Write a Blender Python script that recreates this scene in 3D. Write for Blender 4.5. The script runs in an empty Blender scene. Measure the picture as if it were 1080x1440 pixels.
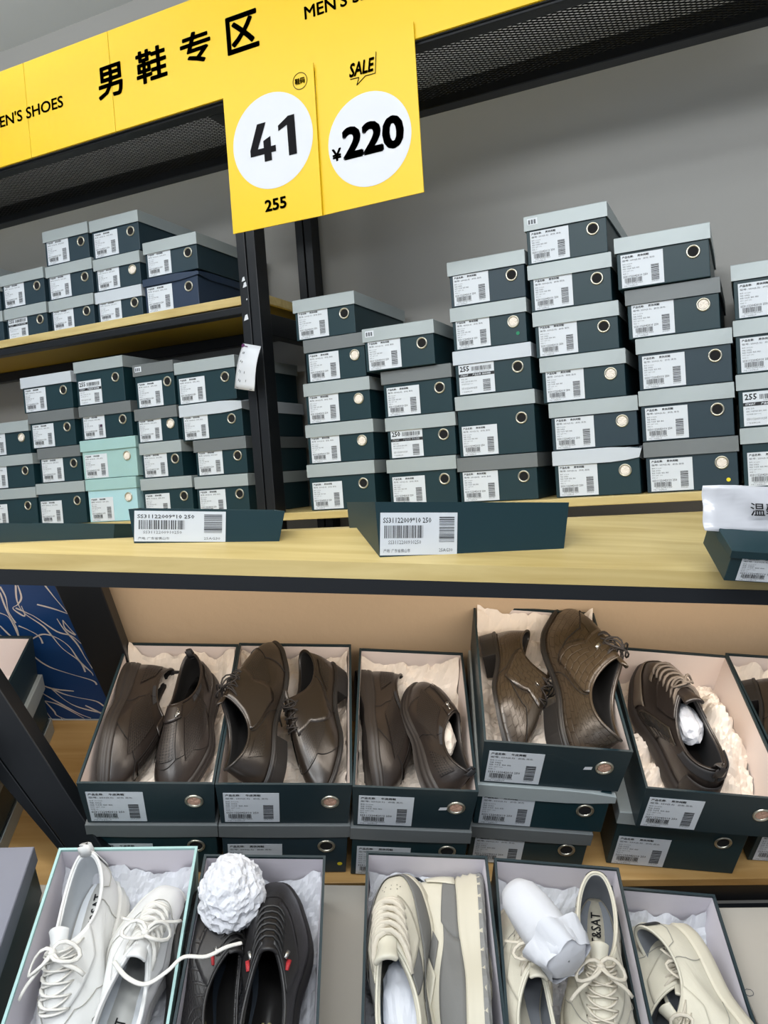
import bpy, bmesh, math, random
from mathutils import Vector, Matrix, noise
PI = math.pi
D = bpy.data
scene = bpy.context.scene
COL = scene.collection
rnd = random.Random(7)

# ------------------------------------------------------------------ camera
FPX = 1150.0
EYE = Vector((0, 0, 1.45))
YAW = math.radians(24.6); PITCH = math.radians(2.7); ROLL = math.radians(4.1)
RC = (Matrix.Rotation(YAW, 3, 'Z') @ Matrix.Rotation(PI/2 - PITCH, 3, 'X') @ Matrix.Rotation(-ROLL, 3, 'Z'))
cam_d = D.cameras.new('camera'); cam = D.objects.new('camera', cam_d); COL.objects.link(cam)
cam_d.sensor_fit = 'VERTICAL'; cam_d.sensor_height = 36; cam_d.lens = FPX/1440*36
cam_d.clip_start = 0.05
cam.matrix_world = Matrix.Translation(EYE) @ RC.to_4x4()
scene.camera = cam

def ray(px, py):
    return RC @ Vector(((px-540)/FPX, (720-py)/FPX, -1.0))
def at_y(px, py, y):
    d = ray(px, py); return EYE + d*((y-EYE.y)/d.y)
def at_z(px, py, z):
    d = ray(px, py); return EYE + d*((z-EYE.z)/d.z)
def at_d(px, py, dist):
    return EYE + ray(px, py)*dist

# ------------------------------------------------------------------ materials
def srgb(r, g, b):
    f = lambda c: c/12.92 if c <= 0.04045 else ((c+0.055)/1.055)**2.4
    return (f(r/255), f(g/255), f(b/255), 1)
MATS = {}
class NT:
    def __init__(s, m): s.t = m.node_tree; s.n = s.t.nodes; s.l = s.t.links
    def new(s, typ, **kw):
        n = s.n.new(typ)
        for k, v in kw.items(): setattr(n, k, v)
        return n
    def link(s, a, b): s.l.new(a, b)
def mat(name, c, rough=.6, metal=0, var=.06, vscale=8, bump=0, bscale=120, spec=.5, sheen=0, coat=0, trans=0, sss=0):
    if name in MATS: return MATS[name]
    m = D.materials.new(name); m.use_nodes = True
    t = NT(m); b = t.n['Principled BSDF']
    col = srgb(*c)
    b.inputs['Roughness'].default_value = rough
    b.inputs['Metallic'].default_value = metal
    b.inputs['Specular IOR Level'].default_value = spec
    b.inputs['Coat Weight'].default_value = coat
    b.inputs['Coat Roughness'].default_value = .25
    if trans:
        b.inputs['Transmission Weight'].default_value = trans
    if sss:
        b.inputs['Subsurface Weight'].default_value = sss
        b.inputs['Subsurface Radius'].default_value = (.02, .015, .012)
    tc = t.new('ShaderNodeTexCoord')
    nz = t.new('ShaderNodeTexNoise'); nz.inputs['Scale'].default_value = vscale; nz.inputs['Detail'].default_value = 4
    t.link(tc.outputs['Object'], nz.inputs['Vector'])
    mx = t.new('ShaderNodeMix', data_type='RGBA')
    mx.inputs[6].default_value = [min(1, x*(1-var)) for x in col[:3]]+[1]
    mx.inputs[7].default_value = [min(1, x*(1+var)) for x in col[:3]]+[1]
    t.link(nz.outputs[0], mx.inputs[0]); t.link(mx.outputs[2], b.inputs['Base Color'])
    if bump:
        nb = t.new('ShaderNodeTexNoise'); nb.inputs['Scale'].default_value = bscale; nb.inputs['Detail'].default_value = 3
        t.link(tc.outputs['Object'], nb.inputs['Vector'])
        bp = t.new('ShaderNodeBump'); bp.inputs['Strength'].default_value = bump; bp.inputs['Distance'].default_value = .002
        t.link(nb.outputs[0], bp.inputs['Height']); t.link(bp.outputs[0], b.inputs['Normal'])
    MATS[name] = m; m['bsdf'] = 1
    return m
def wood(name, c1, c2, scale=(1.2, 14, 14), rough=.45):
    m = mat(name, c1, rough); t = NT(m); b = t.n['Principled BSDF']
    tc = t.new('ShaderNodeTexCoord'); mp = t.new('ShaderNodeMapping'); mp.inputs['Scale'].default_value = scale
    nz = t.new('ShaderNodeTexNoise'); nz.inputs['Scale'].default_value = 2.2; nz.inputs['Detail'].default_value = 6; nz.inputs['Distortion'].default_value = 1.2
    t.link(tc.outputs['Object'], mp.inputs[0]); t.link(mp.outputs[0], nz.inputs['Vector'])
    cr = t.new('ShaderNodeValToRGB'); cr.color_ramp.elements[0].position = .3; cr.color_ramp.elements[1].position = .7
    cr.color_ramp.elements[0].color = srgb(*c1); cr.color_ramp.elements[1].color = srgb(*c2)
    t.link(nz.outputs[0], cr.inputs[0]); t.link(cr.outputs[0], b.inputs['Base Color'])
    return m
M = dict(
    wall=mat('grey_wall_paint', (164, 163, 159), .85, var=.03, vscale=1.5, bump=.15, bscale=60),
    ceiling=mat('ceiling_paint', (222, 225, 223), .9, var=.02),
    floor=mat('floor_tile', (150, 145, 138), .4),
    cream=mat('cream_wall_texture', (196, 172, 142), .9, var=.05, vscale=5, bump=.6, bscale=45),
    green=mat('dark_green_card', (22, 51, 58), .42, var=.12, vscale=5, spec=.4),
    green2=mat('dark_slate_card', (36, 56, 66), .45, var=.10, vscale=5, spec=.4),
    craft=mat('pinkish_backing', (190, 152, 132), .7),
    lidlilac=mat('lilac_grey_card', (112, 114, 126), .5, var=.04),
    green3=mat('blackish_green_card', (30, 47, 53), .42, var=.12, vscale=5, spec=.4),
    navy=mat('navy_card', (32, 50, 74), .45, var=.12, vscale=7),
    lid=mat('silver_grey_card', (166, 175, 176), .42, metal=.15, var=.06, vscale=4),
    lid2=mat('bright_grey_card', (196, 203, 210), .5, metal=.1, var=.05, vscale=4),
    liddark=mat('dull_grey_card', (112, 117, 118), .5, metal=.15, var=.06, vscale=4),
    lidbeige=mat('beige_grey_card', (172, 166, 156), .6, metal=.05, var=.04, vscale=4),
    mint=mat('mint_card', (158, 194, 192), .55, var=.05),
    mint2=mat('pale_mint_card', (172, 212, 220), .55, var=.05),
    lining=mat('pinkish_white_card', (226, 214, 208), .8, var=.03, vscale=4),
    lining2=mat('cool_white_card', (214, 210, 218), .8, var=.03, vscale=4),
    paper=mat('label_paper', (214, 220, 226), .5, var=.02),
    ink=mat('label_ink', (28, 30, 34), .6, var=0),
    inkgrey=mat('label_grey_ink', (92, 96, 102), .6, var=0),
    steel=mat('black_steel', (26, 29, 33), .38, metal=.3, var=.15, vscale=6, bump=.05),
    steel2=mat('brushed_rail', (74, 77, 80), .3, metal=.6, var=.15, vscale=6),
    ring=mat('eyelet_metal', (200, 196, 180), .28, metal=.9),
    hole=mat('eyelet_dark', (14, 14, 16), .9),
    yellow=mat('yellow_sign_board', (234, 194, 4), .42, var=.03, vscale=3),
    white=mat('white_print', (214, 217, 222), .5, var=.01),
    black=mat('black_print', (24, 24, 27), .8, var=0, spec=.1),
    tissue=mat('tissue_paper', (236, 226, 214), .75, var=.03, vscale=20, bump=.3, bscale=60),
    tissue2=mat('white_tissue_paper', (210, 212, 218), .7, var=.03, vscale=20, bump=.3, bscale=60),
    green_dot=mat('green_dot', (20, 130, 90), .6, var=0),
    yellow_dot=mat('yellow_dot', (232, 214, 40), .6, var=0),
    violet_dot=mat('violet_dot', (90, 30, 90), .6, var=0),
)
M['wood'] = wood('pale_wood_laminate', (184, 160, 100), (208, 188, 130))
M['wood2'] = wood('warm_wood_laminate', (176, 136, 78), (200, 162, 106))
M['woodunder'] = mat('yellow_board_underside', (172, 138, 30), .6)

# ------------------------------------------------------------------ mesh builder
class MB:
    def __init__(s): s.v = []; s.f = []; s.m = []; s.smooth = []
    def add(s, verts, faces, mi=0, smooth=False, mt=None):
        o = len(s.v)
        s.v += [(mt @ Vector(v)) if mt else Vector(v) for v in verts]
        s.f += [tuple(i+o for i in f) for f in faces]
        s.m += [mi]*len(faces); s.smooth += [smooth]*len(faces)
        return s
    def box(s, x0, x1, y0, y1, z0, z1, mi=0, mt=None):
        v = [(x0,y0,z0),(x1,y0,z0),(x1,y1,z0),(x0,y1,z0),(x0,y0,z1),(x1,y0,z1),(x1,y1,z1),(x0,y1,z1)]
        return s.add(v, [(3,2,1,0),(4,5,6,7),(0,1,5,4),(1,2,6,5),(2,3,7,6),(3,0,4,7)], mi, False, mt)
    def bar(s, p, q, w, h, up=Vector((0,0,1)), mi=0):
        p = Vector(p); q = Vector(q); d = (q-p).normalized(); sx = d.cross(up).normalized(); u = sx.cross(d)
        v = [e + sx*a*w/2 + u*b*h/2 for e in (p, q) for a, b in ((-1,-1),(1,-1),(1,1),(-1,1))]
        return s.add(v, [(3,2,1,0),(4,5,6,7),(0,1,5,4),(1,2,6,5),(2,3,7,6),(3,0,4,7)], mi)
    def tube(s, pts, r, n=8, mi=0, closed=False, flat=1.0, up=None):
        pts = [Vector(p) for p in pts]; k = len(pts); V = []; F = []
        prev = up
        for i, p in enumerate(pts):
            a = pts[(i-1) % k] if (closed or i > 0) else p
            b = pts[(i+1) % k] if (closed or i < k-1) else p
            d = (b-a).normalized()
            if prev is None: prev = Vector((0,0,1)) if abs(d.z) < .9 else Vector((1,0,0))
            u = (prev - d*prev.dot(d))
            if u.length < 1e-5: u = d.orthogonal()
            u.normalize(); sd = d.cross(u); prev = u
            rr = r[i] if isinstance(r, (list, tuple)) else r
            for j in range(n):
                an = 2*PI*j/n
                V.append(p + sd*math.cos(an)*rr + u*math.sin(an)*rr*flat)
        R = k if closed else k-1
        for i in range(R):
            for j in range(n):
                F.append((i*n+j, i*n+(j+1)%n, ((i+1)%k)*n+(j+1)%n, ((i+1)%k)*n+j))
        if not closed:
            F.append(tuple(range(n-1,-1,-1))); F.append(tuple((k-1)*n+j for j in range(n)))
        return s.add(V, F, mi, True)
    def disc(s, c, r, nrm, n=20, mi=0, ry=None):
        c = Vector(c); nrm = Vector(nrm); u = nrm.orthogonal().normalized() if abs(nrm.y) < .9 else Vector((1,0,0)); w = nrm.cross(u).normalized()
        return s.add([c+u*math.cos(2*PI*i/n)*r+w*math.sin(2*PI*i/n)*(ry or r) for i in range(n)], [tuple(range(n))], mi)
    def mesh(s, name, mats, bevel=0):
        me = D.meshes.new(name); me.from_pydata([tuple(v) for v in s.v], [], s.f)
        for m in (mats if isinstance(mats, (list, tuple)) else [mats]): me.materials.append(m)
        me.polygons.foreach_set('material_index', s.m); me.polygons.foreach_set('use_smooth', s.smooth)
        me.update(); return me
    def build(s, name, mats, parent=None, mtx=None, bevel=0):
        o = D.objects.new(name, s.mesh(name, mats)); COL.objects.link(o)
        if parent is not None: o.parent = parent
        if mtx is not None: o.matrix_world = mtx if parent is None else mtx
        if bevel:
            b = o.modifiers.new('bevel', 'BEVEL'); b.width = bevel; b.segments = 2; b.limit_method = 'ANGLE'
        return o
def tag(o, label=None, cat=None, group=None, kind=None):
    if label:
        if not 4 <= len(label.split()) <= 16: print('LABEL LENGTH', len(label.split()), label)
        o['label'] = label
    if cat: o['category'] = cat
    if group: o['group'] = group
    if kind: o['kind'] = kind
    return o
def empty(name, mtx=None):
    o = D.objects.new(name, None); o.empty_display_size = .05; COL.objects.link(o)
    if mtx is not None: o.matrix_world = mtx
    return o
def struct(name, mb, m):
    o = mb.build(name, m); o['kind'] = 'structure'; return o
def child(name, me, parent):
    o = D.objects.new(name, me); COL.objects.link(o); o.parent = parent; return o
def frame(o, x, y, z):
    m = Matrix((x, y, z)).transposed().to_4x4(); m.translation = o; return m

# ------------------------------------------------------------------ writing
TXT = {}
def glyphs(s, bold=0.0, res=1, shear=0):
    k = (s, bold, res, shear)
    if k in TXT: return TXT[k]
    c = D.curves.new('writing', 'FONT'); c.body = s; c.size = 1; c.resolution_u = res; c.shear = shear
    c.align_x = 'LEFT'
    o = D.objects.new('writing', c); COL.objects.link(o)
    dg = bpy.context.evaluated_depsgraph_get(); dg.update()
    me = D.meshes.new_from_object(o.evaluated_get(dg))
    V = [v.co.copy() for v in me.vertices]; F = [tuple(p.vertices) for p in me.polygons]
    D.objects.remove(o); D.curves.remove(c); D.meshes.remove(me)
    if bold:
        n = 8 if bold > .018 else 4; V0, F0 = V, F; V = []; F = []
        for k2 in range(n):
            a = 2*PI*(k2+.5)/n; o_ = len(V); d_ = Vector((math.cos(a)*bold, math.sin(a)*bold, 0))
            V += [v+d_ for v in V0]; F += [tuple(i+o_ for i in f) for f in F0]
    x0 = min(v.x for v in V); x1 = max(v.x for v in V); y0 = min(v.y for v in V); y1 = max(v.y for v in V)
    V = [((v.x-x0)/(x1-x0), (v.y-y0)/(y1-y0)) for v in V]
    TXT[k] = (V, F, (x1-x0)/(y1-y0)); return TXT[k]
def put_text(mb, s, x0, z0, w, h, y, mi=0, bold=0.0, res=1, shear=0):
    """writes s into the rectangle x0..x0+w, z0..z0+h of a local XZ plane facing -Y"""
    V, F, asp = glyphs(s, bold, res, shear)
    if w is None: w = h*asp
    mb.add([(x0+a*w, y, z0+b*h) for a, b in V], F, mi)
def bars(mb, x0, z0, w, h, y, mi=1, n=34, seed=1, vertical=False):
    r = random.Random(seed); x = 0
    tot = []
    while x < 1:
        a = r.uniform(.25, 1)/n; tot.append((x, min(1, x+a))); x += a + r.uniform(.3, 1)/n
    for a, b in tot:
        if vertical: mb.box(x0, x0+w, y-.00012, y, z0+a*h, z0+b*h, mi)
        else: mb.box(x0+a*w, x0+b*w, y-.00012, y, z0, z0+h, mi)
# ------------------------------------------------------------------ shoe box labels (meshes shared by all copies)
LW, LH = .082, .066
def label_mesh(kind):
    mb = MB()
    Y = -.0004
    mb.box(0, LW, Y, 0, 0, LH, 0)
    y = Y-.0002
    if kind in ('255', '250'):
        put_text(mb, kind, .003, LH-.0155, .022, .012, y, 1, .03)
        bars(mb, .030, LH-.0155, .046, .0095, y, 1, 30, 5); put_text(mb, 'SS3112200910255', .036, LH-.0192, .036, .0026, y, 2)
        mb.box(0, LW, y-.0001, y, LH-.0275, LH-.0205, 1)
        put_text(mb, 'ST&SAT', .004, LH-.0258, .018, .0038, y-.0003, 0, .02); put_text(mb, '产品名称: 男休闲鞋', .032, LH-.0262, .042, .0044, y-.0003, 0, .02)
        for i, s in enumerate(('颜色: 白色', '面料: 头层牛皮 里料: 网布', '执行标准 QB/T 1002')):
            put_text(mb, s, .005, LH-.034-.0055*i, None, .003, y, 2)
        put_text(mb, 'SS3112200910255', .005, .011, .036, .004, y, 1); put_text(mb, '广东省佛山市', .005, .004, .024, .003, y, 2)
        bars(mb, .055, .004, .017, .026, y, 1, 20, 9, True)
    else:
        nm = {'casual': '男休闲鞋', 'leather': '牛皮男鞋'}[kind]
        put_text(mb, '产品名称:', .003, LH-.0075, .022, .0048, y, 1, .03); put_text(mb, nm, .033, LH-.0075, .022, .0048, y, 1, .03)
        put_text(mb, '型号: 250(2.5)', .003, LH-.0145, .036, .0042, y, 2, .015); put_text(mb, '颜色 黑色', .044, LH-.0142, .022, .0036, y, 2)
        for i, s in enumerate(('款号: 3112204', '等级: 合格品', '鞋面: 牛皮革  鞋底: 橡胶', '执行: QB/T 1002', '检验: 01')):
            put_text(mb, s, .003, LH-.0205-.0048*i, None, .0029, y, 2)
        put_text(mb, 'SS31122042010 250', .003, .0195, .048, .0042, y, 1, .012)
        bars(mb, .006, .009, .034, .0095, y, 1, 30, 3); put_text(mb, 'SS3112204210250', .009, .0058, .032, .003, y, 1)
        put_text(mb, '产地: 广东省佛山市', .004, .0015, .026, .0028, y, 2)
        bars(mb, .058, .008, .015, .031, y, 1, 20, 4, True); put_text(mb, '25AG30', .058, .0045, .014, .0026, y, 2)
    return mb.mesh('label', [M['paper'], M['ink'], M['inkgrey']])
LABELS = {k: label_mesh(k) for k in ('casual', 'leather', '255', '250')}
def eyelet_mesh(inner, name='eyelet'):
    mb = MB(); n = 24; prof = [(.0135, 0), (.0133, -.0016), (.0118, -.0024), (.0102, -.0016), (.0094, .0), (.0092, .004)]
    V = [(r*math.cos(2*PI*j/n), y, r*math.sin(2*PI*j/n)) for r, y in prof for j in range(n)]
    F = [(i*n+j, i*n+(j+1) % n, (i+1)*n+(j+1) % n, (i+1)*n+j) for i in range(len(prof)-1) for j in range(n)]
    mb.add(V, F, 0, True)
    if inner == 2:   # crumpled tissue seen in the hole
        r = random.Random(4)
        V = [(0, -.0006, 0)] + [(.0094*math.cos(2*PI*j/n), -.0001+r.uniform(-.0008, 0), .0094*math.sin(2*PI*j/n)) for j in range(n)]
        V += [(.005*math.cos(2*PI*j/n), -.0004+r.uniform(-.0012, .0002), .005*math.sin(2*PI*j/n)) for j in range(n)]
        F = [(1+j, 1+(j+1) % n, 1+n+(j+1) % n, 1+n+j) for j in range(n)] + [(0, 1+n+j, 1+n+(j+1) % n) for j in range(n)]
        mb.add(V, F, 1)
    else: mb.disc((0, -.0003, 0), .0095, (0, 1, 0), n, 1)
    return mb.mesh(name, [M['ring'], M['tissue'] if inner == 2 else M['hole']])
EYE_D = eyelet_mesh(1); EYE_T = eyelet_mesh(2); EYE_O = EYE_T.copy(); EYE_O.materials[1] = M['craft']

def rounded(mb, x0, x1, y0, y1, z0, z1, mi=0): mb.box(x0, x1, y0, y1, z0, z1, mi)
def closed_box(w, h, d, mtx, label, group, cmat='green', lmat='lid', lab='casual', eye=1, lidh=.031, name='shoe_box', lx=.012, ex=.82,
               dot=None, lid_tilt=0, sticker=False, labscale=1.0, lw=0, crush=False):
    """closed box; origin bottom centre of the front face, front faces -Y"""
    root = empty(name, mtx); tag(root, label, 'box', group)
    e = .0035
    mb = MB(); z1 = h-.003; W = w/2-e
    n = 6
    mb.box(-W, W, e, d-e, .0006, z1)
    b = mb.build('box_body', M[cmat], root, bevel=.0012)
    mb = MB()
    # lid: shell with skirt; wall thickness 1.5 mm, slightly sagging skirt edges
    t = .0015; X = w/2; zt = h; zb = h-lidh
    k = 6
    def ring(inset, z, sag):
        out = []
        for i in range(4):
            a = [(-X+inset, inset), (X-inset, inset), (X-inset, d-inset), (-X+inset, d-inset)]
            p, q = Vector(a[i]), Vector(a[(i+1) % 4])
            for j in range(k):
                c = p.lerp(q, j/k); bow = math.sin(PI*j/k)*sag
                nrm = Vector(((q-p).y, -(q-p).x)).normalized()
                out.append((c.x+nrm.x*bow, c.y+nrm.y*bow, z))
        return out
    R = [ring(t*1.5, zb+.0008, 0), ring(0, zb, .0012), ring(0, zt-.0012, 0), ring(.0012, zt, 0)]
    V = sum(R, []); N = 4*k
    F = [(i*N+j, i*N+(j+1) % N, (i+1)*N+(j+1) % N, (i+1)*N+j) for i in range(3) for j in range(N)]
    F.append(tuple(3*N+j for j in range(N)))
    if crush:   # a bent corner of the lid
        V = [Vector(v) for v in V]
        for v in V:
            a = max(0, 1-(Vector((v.x-X, v.y))).length/.05)
            v.z += a*.006*(1 if v.z < zt-.01 else -1); v.x += a*.004*math.sin(v.z*900)
    mb.add(V, F)
    if sticker:
        mb.box(-X+.008, -X+.030, -.0006, .0002, zt-.020, zt-.006, 1)
        for q in range(3): mb.box(-X+.010+.006*q, -X+.014+.006*q, -.0008, -.0005, zt-.018, zt-.009, 2)
    l = mb.build('lid', [M[lmat], M['paper'], M['inkgrey']], root)
    if lid_tilt:
        l.matrix_local = Matrix.Translation((0, d, h-.01)) @ Matrix.Rotation(-lid_tilt, 4, 'X') @ Matrix.Translation((0, -d, -(h-.01)))
    s = min(1.0, (h-lidh-.002)/LH)*labscale
    lo = child('label', LABELS[lab], root); lo.scale = (max(s, .92), 1, s)
    lo.location = (-w/2+e+lx*.4+.003, e-.0003, .003)
    eo = child('eyelet', EYE_T if eye == 2 else EYE_D, root)
    eo.location = (-w/2+w*ex, e-.0005, (h-lidh)*.73)
    if dot:
        m2 = MB(); m2.disc((0, 0, 0), .004, (0, 1, 0), 12); do = m2.build('dot_sticker', M[dot[0]], root); do.location = (-w/2+w*dot[1], e-.001, h*dot[2])
    return root
def open_box(w, d, h, mtx, label, group, cmat='green3', lmat='lining', lab='leather', eye=2, name='open_shoe_box', mark=False):
    """open box without lid; origin centre of the rim's front edge, box hangs below z=0"""
    root = empty(name, mtx); tag(root, label, 'box', group)
    t = .0035; X = w/2; taper = .004
    mb = MB()
    def loop(i, z): return [(-X+i, i, z), (X-i, i, z), (X-i, d-i, z), (-X+i, d-i, z)]
    L = [loop(taper, -h), loop(0, 0), loop(t, 0), loop(t+.0002, -.004)]
    V = sum(L, []); F = [(i*4+j, i*4+(j+1) % 4, (i+1)*4+(j+1) % 4, (i+1)*4+j) for i in range(3) for j in range(4)] + [(3, 2, 1, 0)]
    mb.add(V, F); mb.build('box_body', M[cmat], root)
    mb = MB(); t2 = t+.0003
    L = [loop(t2, -.0035), loop(taper+t2, -h+.003)]
    V = sum(L, []); F = [(j, 4+j, 4+(j+1) % 4, (j+1) % 4) for j in range(4)] + [(4, 5, 6, 7)]
    F = [tuple(reversed(f)) for f in F]; F = [tuple(reversed(f)) for f in F]
    mb.add(V, F); mb.build('lining', M[lmat], root)
    tilt = math.atan2(taper, h)
    s = min(1.0, (h-.022)/LH)
    lo = child('label', LABELS[lab], root); lo.scale = (.98, 1, s)
    lo.location = (-X+taper+.006, taper-.0004-.0002, -h+.004); lo.rotation_euler = (tilt, 0, 0)
    eo = child('eyelet', EYE_O if eye == 2 else EYE_D, root); eo.location = (-X+w*.84, taper*.4-.0004, -h*.42); eo.rotation_euler = (tilt, 0, 0)
    if mark:
        m2 = MB(); m2.add([(0,0,0),(.012,0,.001),(.013,0,.007),(.002,0,.006)], [(0,1,2,3)]); m2.build('torn_mark', M['white'], root).location = (-X+w*.70, taper*.4-.0006, -h*.5)
    return root
# ------------------------------------------------------------------ wall rack levels
YF = 1.76                                    # front faces of the box stacks
shelf_z = at_y(950, 692, YF).z               # top of the stacking shelf
up_z = at_y(68, 468, YF).z                   # upper wooden shelf
print('shelf_z', shelf_z, 'up_z', up_z)
YB = 1.60                                    # banner plane
can_z = at_y(583, 72, YB+.03).z              # underside of the mesh canopy
pb = at_z(583, 152, can_z); YW = pb.y + .05
print('canopy z', can_z, 'back y', pb.y)
YW = max(YW, YF+.36)
ce = at_y(100, 35, YW).z; print('ceiling', ce)

XL, XR = -3.4, 1.6
struct('wall_back', MB().box(XL-2, XR+1.5, YW, YW+.1, 0, ce), M['wall'])
struct('ceiling', MB().box(XL-2, XR+1.5, -3, YW+.1, ce, ce+.1), M['ceiling'])
struct('floor', MB().box(XL-2, XR+1.5, -3, YW+.1, -.1, 0), M['floor'])

rack = empty('wall_rack', Matrix.Translation((0, YF, 0)))
tag(rack, 'tall black steel wall rack with mesh canopy, holding all the stacked boxes', 'rack')
def rpart(name, mb, m, bevel=0):
    o = mb.build(name, m, bevel=bevel); o.parent = rack; o.matrix_parent_inverse = rack.matrix_world.inverted(); return o
rack_w = Matrix.Translation((0, YF, 0))
def rp(name, mb, m, bevel=0):
    o = mb.build(name, m, bevel=bevel); o.parent = rack; o.matrix_parent_inverse = rack_w.inverted(); return o
# posts: front and back, hollow-looking folded steel with a groove
def post(x, y, z0, z1, w=.05, d=.045):
    mb = MB(); g = .004
    mb.box(x-w/2, x-g/2, y, y+d, z0, z1); mb.box(x+g/2, x+w/2, y, y+d, z0, z1); mb.box(x-g, x+g, y+.006, y+d, z0, z1)
    rp('post', mb, M['steel'], .0015)
pf = at_y(351, 380, YF-.03); px0 = at_y(335, 380, YF-.03).x; px1 = at_y(361, 380, YF-.03).x
print('post w', px1-px0)
post((px0+px1)/2, YF-.03, shelf_z-.3, can_z+.25, px1-px0, .05)
a = at_y(419, 380, YW-.05).x; b = at_y(442, 380, YW-.05).x
print('back post', a, b)
post((a+b)/2, YW-.05, shelf_z-.3, can_z+.2, b-a, .045)
postx = (px0+px1)/2
for xx in (XL+.6, XR): post(xx, YF-.03, shelf_z-.3, can_z+.2, .05, .05)
# white chips torn from the post
for (x, y, s) in ((342, 393, 3), (344, 401, 3.5), (347, 421, 1.2), (346, 447, 4)):
    p = at_y(x, y, YF-.031); k = s*.0017
    mb = MB(); mb.add([(p.x-k, p.y, p.z-k), (p.x+k, p.y, p.z-k*.6), (p.x+k*.7, p.y, p.z+k*1.3), (p.x-k*.3, p.y, p.z+k)], [(0, 1, 2, 3)])
    rp('torn_paper_scrap', mb, M['white'])
# canopy beams and lattice
zc = can_z
bt = at_y(583, 40, YB+.03).z
bx = MB().box(XL, XR, YB+.012, YB+.045, zc, zc+.035); rp('front_beam', bx, M['steel'], .002)
bx = MB().box(XL, XR, YB+.006, YB+.012, zc+.006, zc+.028); rp('rail_strip', bx, M['steel2'], .001)
yb1 = pb.y
bx = MB().box(XL, XR, yb1, yb1+.04, zc-.01, zc+.04); rp('back_beam', bx, M['steel'], .002)
for xx in (postx, XR-.1, XL+1.0):
    rp('cross_beam', MB().box(xx-.02, xx+.02, YB+.045, yb1, zc, zc+.03), M['steel'])
mb = MB(); w = yb1-YB-.045; y0 = YB+.045; dx = .020; sl = 1.9; th = .0011
x = XL-w*sl
while x < XR:
    for sg in (1, -1):
        p = Vector((x if sg > 0 else x+w*sl, y0, zc+.012)); q = Vector((x+w*sl if sg > 0 else x, y0+w, zc+.012))
        if min(p.x, q.x) > XL and max(p.x, q.x) < XR:
            n_ = Vector(((q-p).y, -(q-p).x, 0)).normalized()*th
            mb.add([p-n_, p+n_, q+n_, q-n_], [(0, 1, 2, 3)]); mb.add([p-n_-Vector((0,0,.002)), p-n_, q-n_, q-n_-Vector((0,0,.002))], [(0,1,2,3)])
    x += dx
rp('mesh_panel', mb, M['steel'])
# diagonal bracket at the rack end (side frame)
rp('side_beam', MB().box(postx-.018, postx+.018, YF+.02, YW-.05, up_z-.10, up_z-.045), M['steel'], .002)
rp('side_beam', MB().box(postx-.018, postx+.018, YF+.02, YW-.05, zc-.02, zc+.02), M['steel'], .002)
# shelves: upper left
tw = .022
xe = postx - (px1-px0)/2
mb = MB().box(XL, postx+.02, YF-.012, YW-.01, up_z-tw, up_z); rp('shelf_board', mb, M['wood'], .0015)
mb = MB().box(XL, postx+.02, YF+.03, YW-.02, up_z-tw-.003, up_z-tw-.0005); rp('shelf_underside', mb, M['woodunder'])
mb = MB().box(XL, postx, YF-.012, YF+.02, up_z-tw-.022, up_z-tw-.0035); rp('shelf_beam', mb, M['steel'], .002)
mb = MB().box(XL, postx, YW-.05, YW-.02, up_z-tw-.035, up_z-tw-.0035); rp('shelf_beam', mb, M['steel'], .002)
# stacking shelf across both bays
mb = MB().box(XL, XR, YF-.03, YW-.01, shelf_z-.018, shelf_z); rp('shelf_board', mb, M['wood'], .0015)

# ------------------------------------------------------------------ signs
def plane_pt(px, py, y=YB): return at_y(px, py, y)
def sign_text(mb, s, cx, cy, wpx, hpx, y, mi, bold, res=3, shear=0):
    sl = -.31
    a = at_y(cx-wpx/2, cy-sl*wpx/2, y); b = at_y(cx+wpx/2, cy+sl*wpx/2, y)
    t = at_y(cx, cy-hpx/2, y); u = at_y(cx, cy+hpx/2, y)
    w = b.x-a.x; h = t.z-u.z; zc_ = (t.z+u.z)/2; xc = (a.x+b.x)/2
    put_text(mb, s, xc-w/2, zc_-h/2, w, h, 0, mi, bold, res, shear)
    return xc, zc_, w, h
ban = empty('banner_sign', Matrix.Translation((0, YB, 0)))
tag(ban, 'long yellow overhead banner reading 男鞋专区 and MEN\'S SHOES in black', 'sign')
z0 = at_y(150, 189, YB).z; z1 = at_y(150, 44, YB).z
xs = [XL, at_y(158, 130, YB).x-.28, at_y(158, 130, YB).x+.0, at_y(560, 60, YB).x+.9]
for i in range(3):
    mb = MB().box(xs[i]+.0006, xs[i+1]-.0006, 0, .006, z0, z1); mb.build('banner_panel', M['yellow'], ban, bevel=.0008)
for s, cx, cy, w, h in (('男', 155, 114, 35, 47), ('鞋', 213, 91, 43, 49), ('专', 275, 67, 43, 47), ('区', 341, 45, 45, 55)):
    mb = MB(); sign_text(mb, s, cx, cy, w, h, YB, 0, .026, 2)
    o = mb.build('chinese_character', M['black'], ban); o.location = (0, -.0008, 0)
for a_ in ((38, 159, 102, 17), (497, -5, 138, 20)):
    mb = MB(); sign_text(mb, "MEN'S SHOES", *a_, YB, 0, .02)
    o = mb.build('english_lettering', M['black'], ban); o.location = (0, -.0008, 0)

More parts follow.
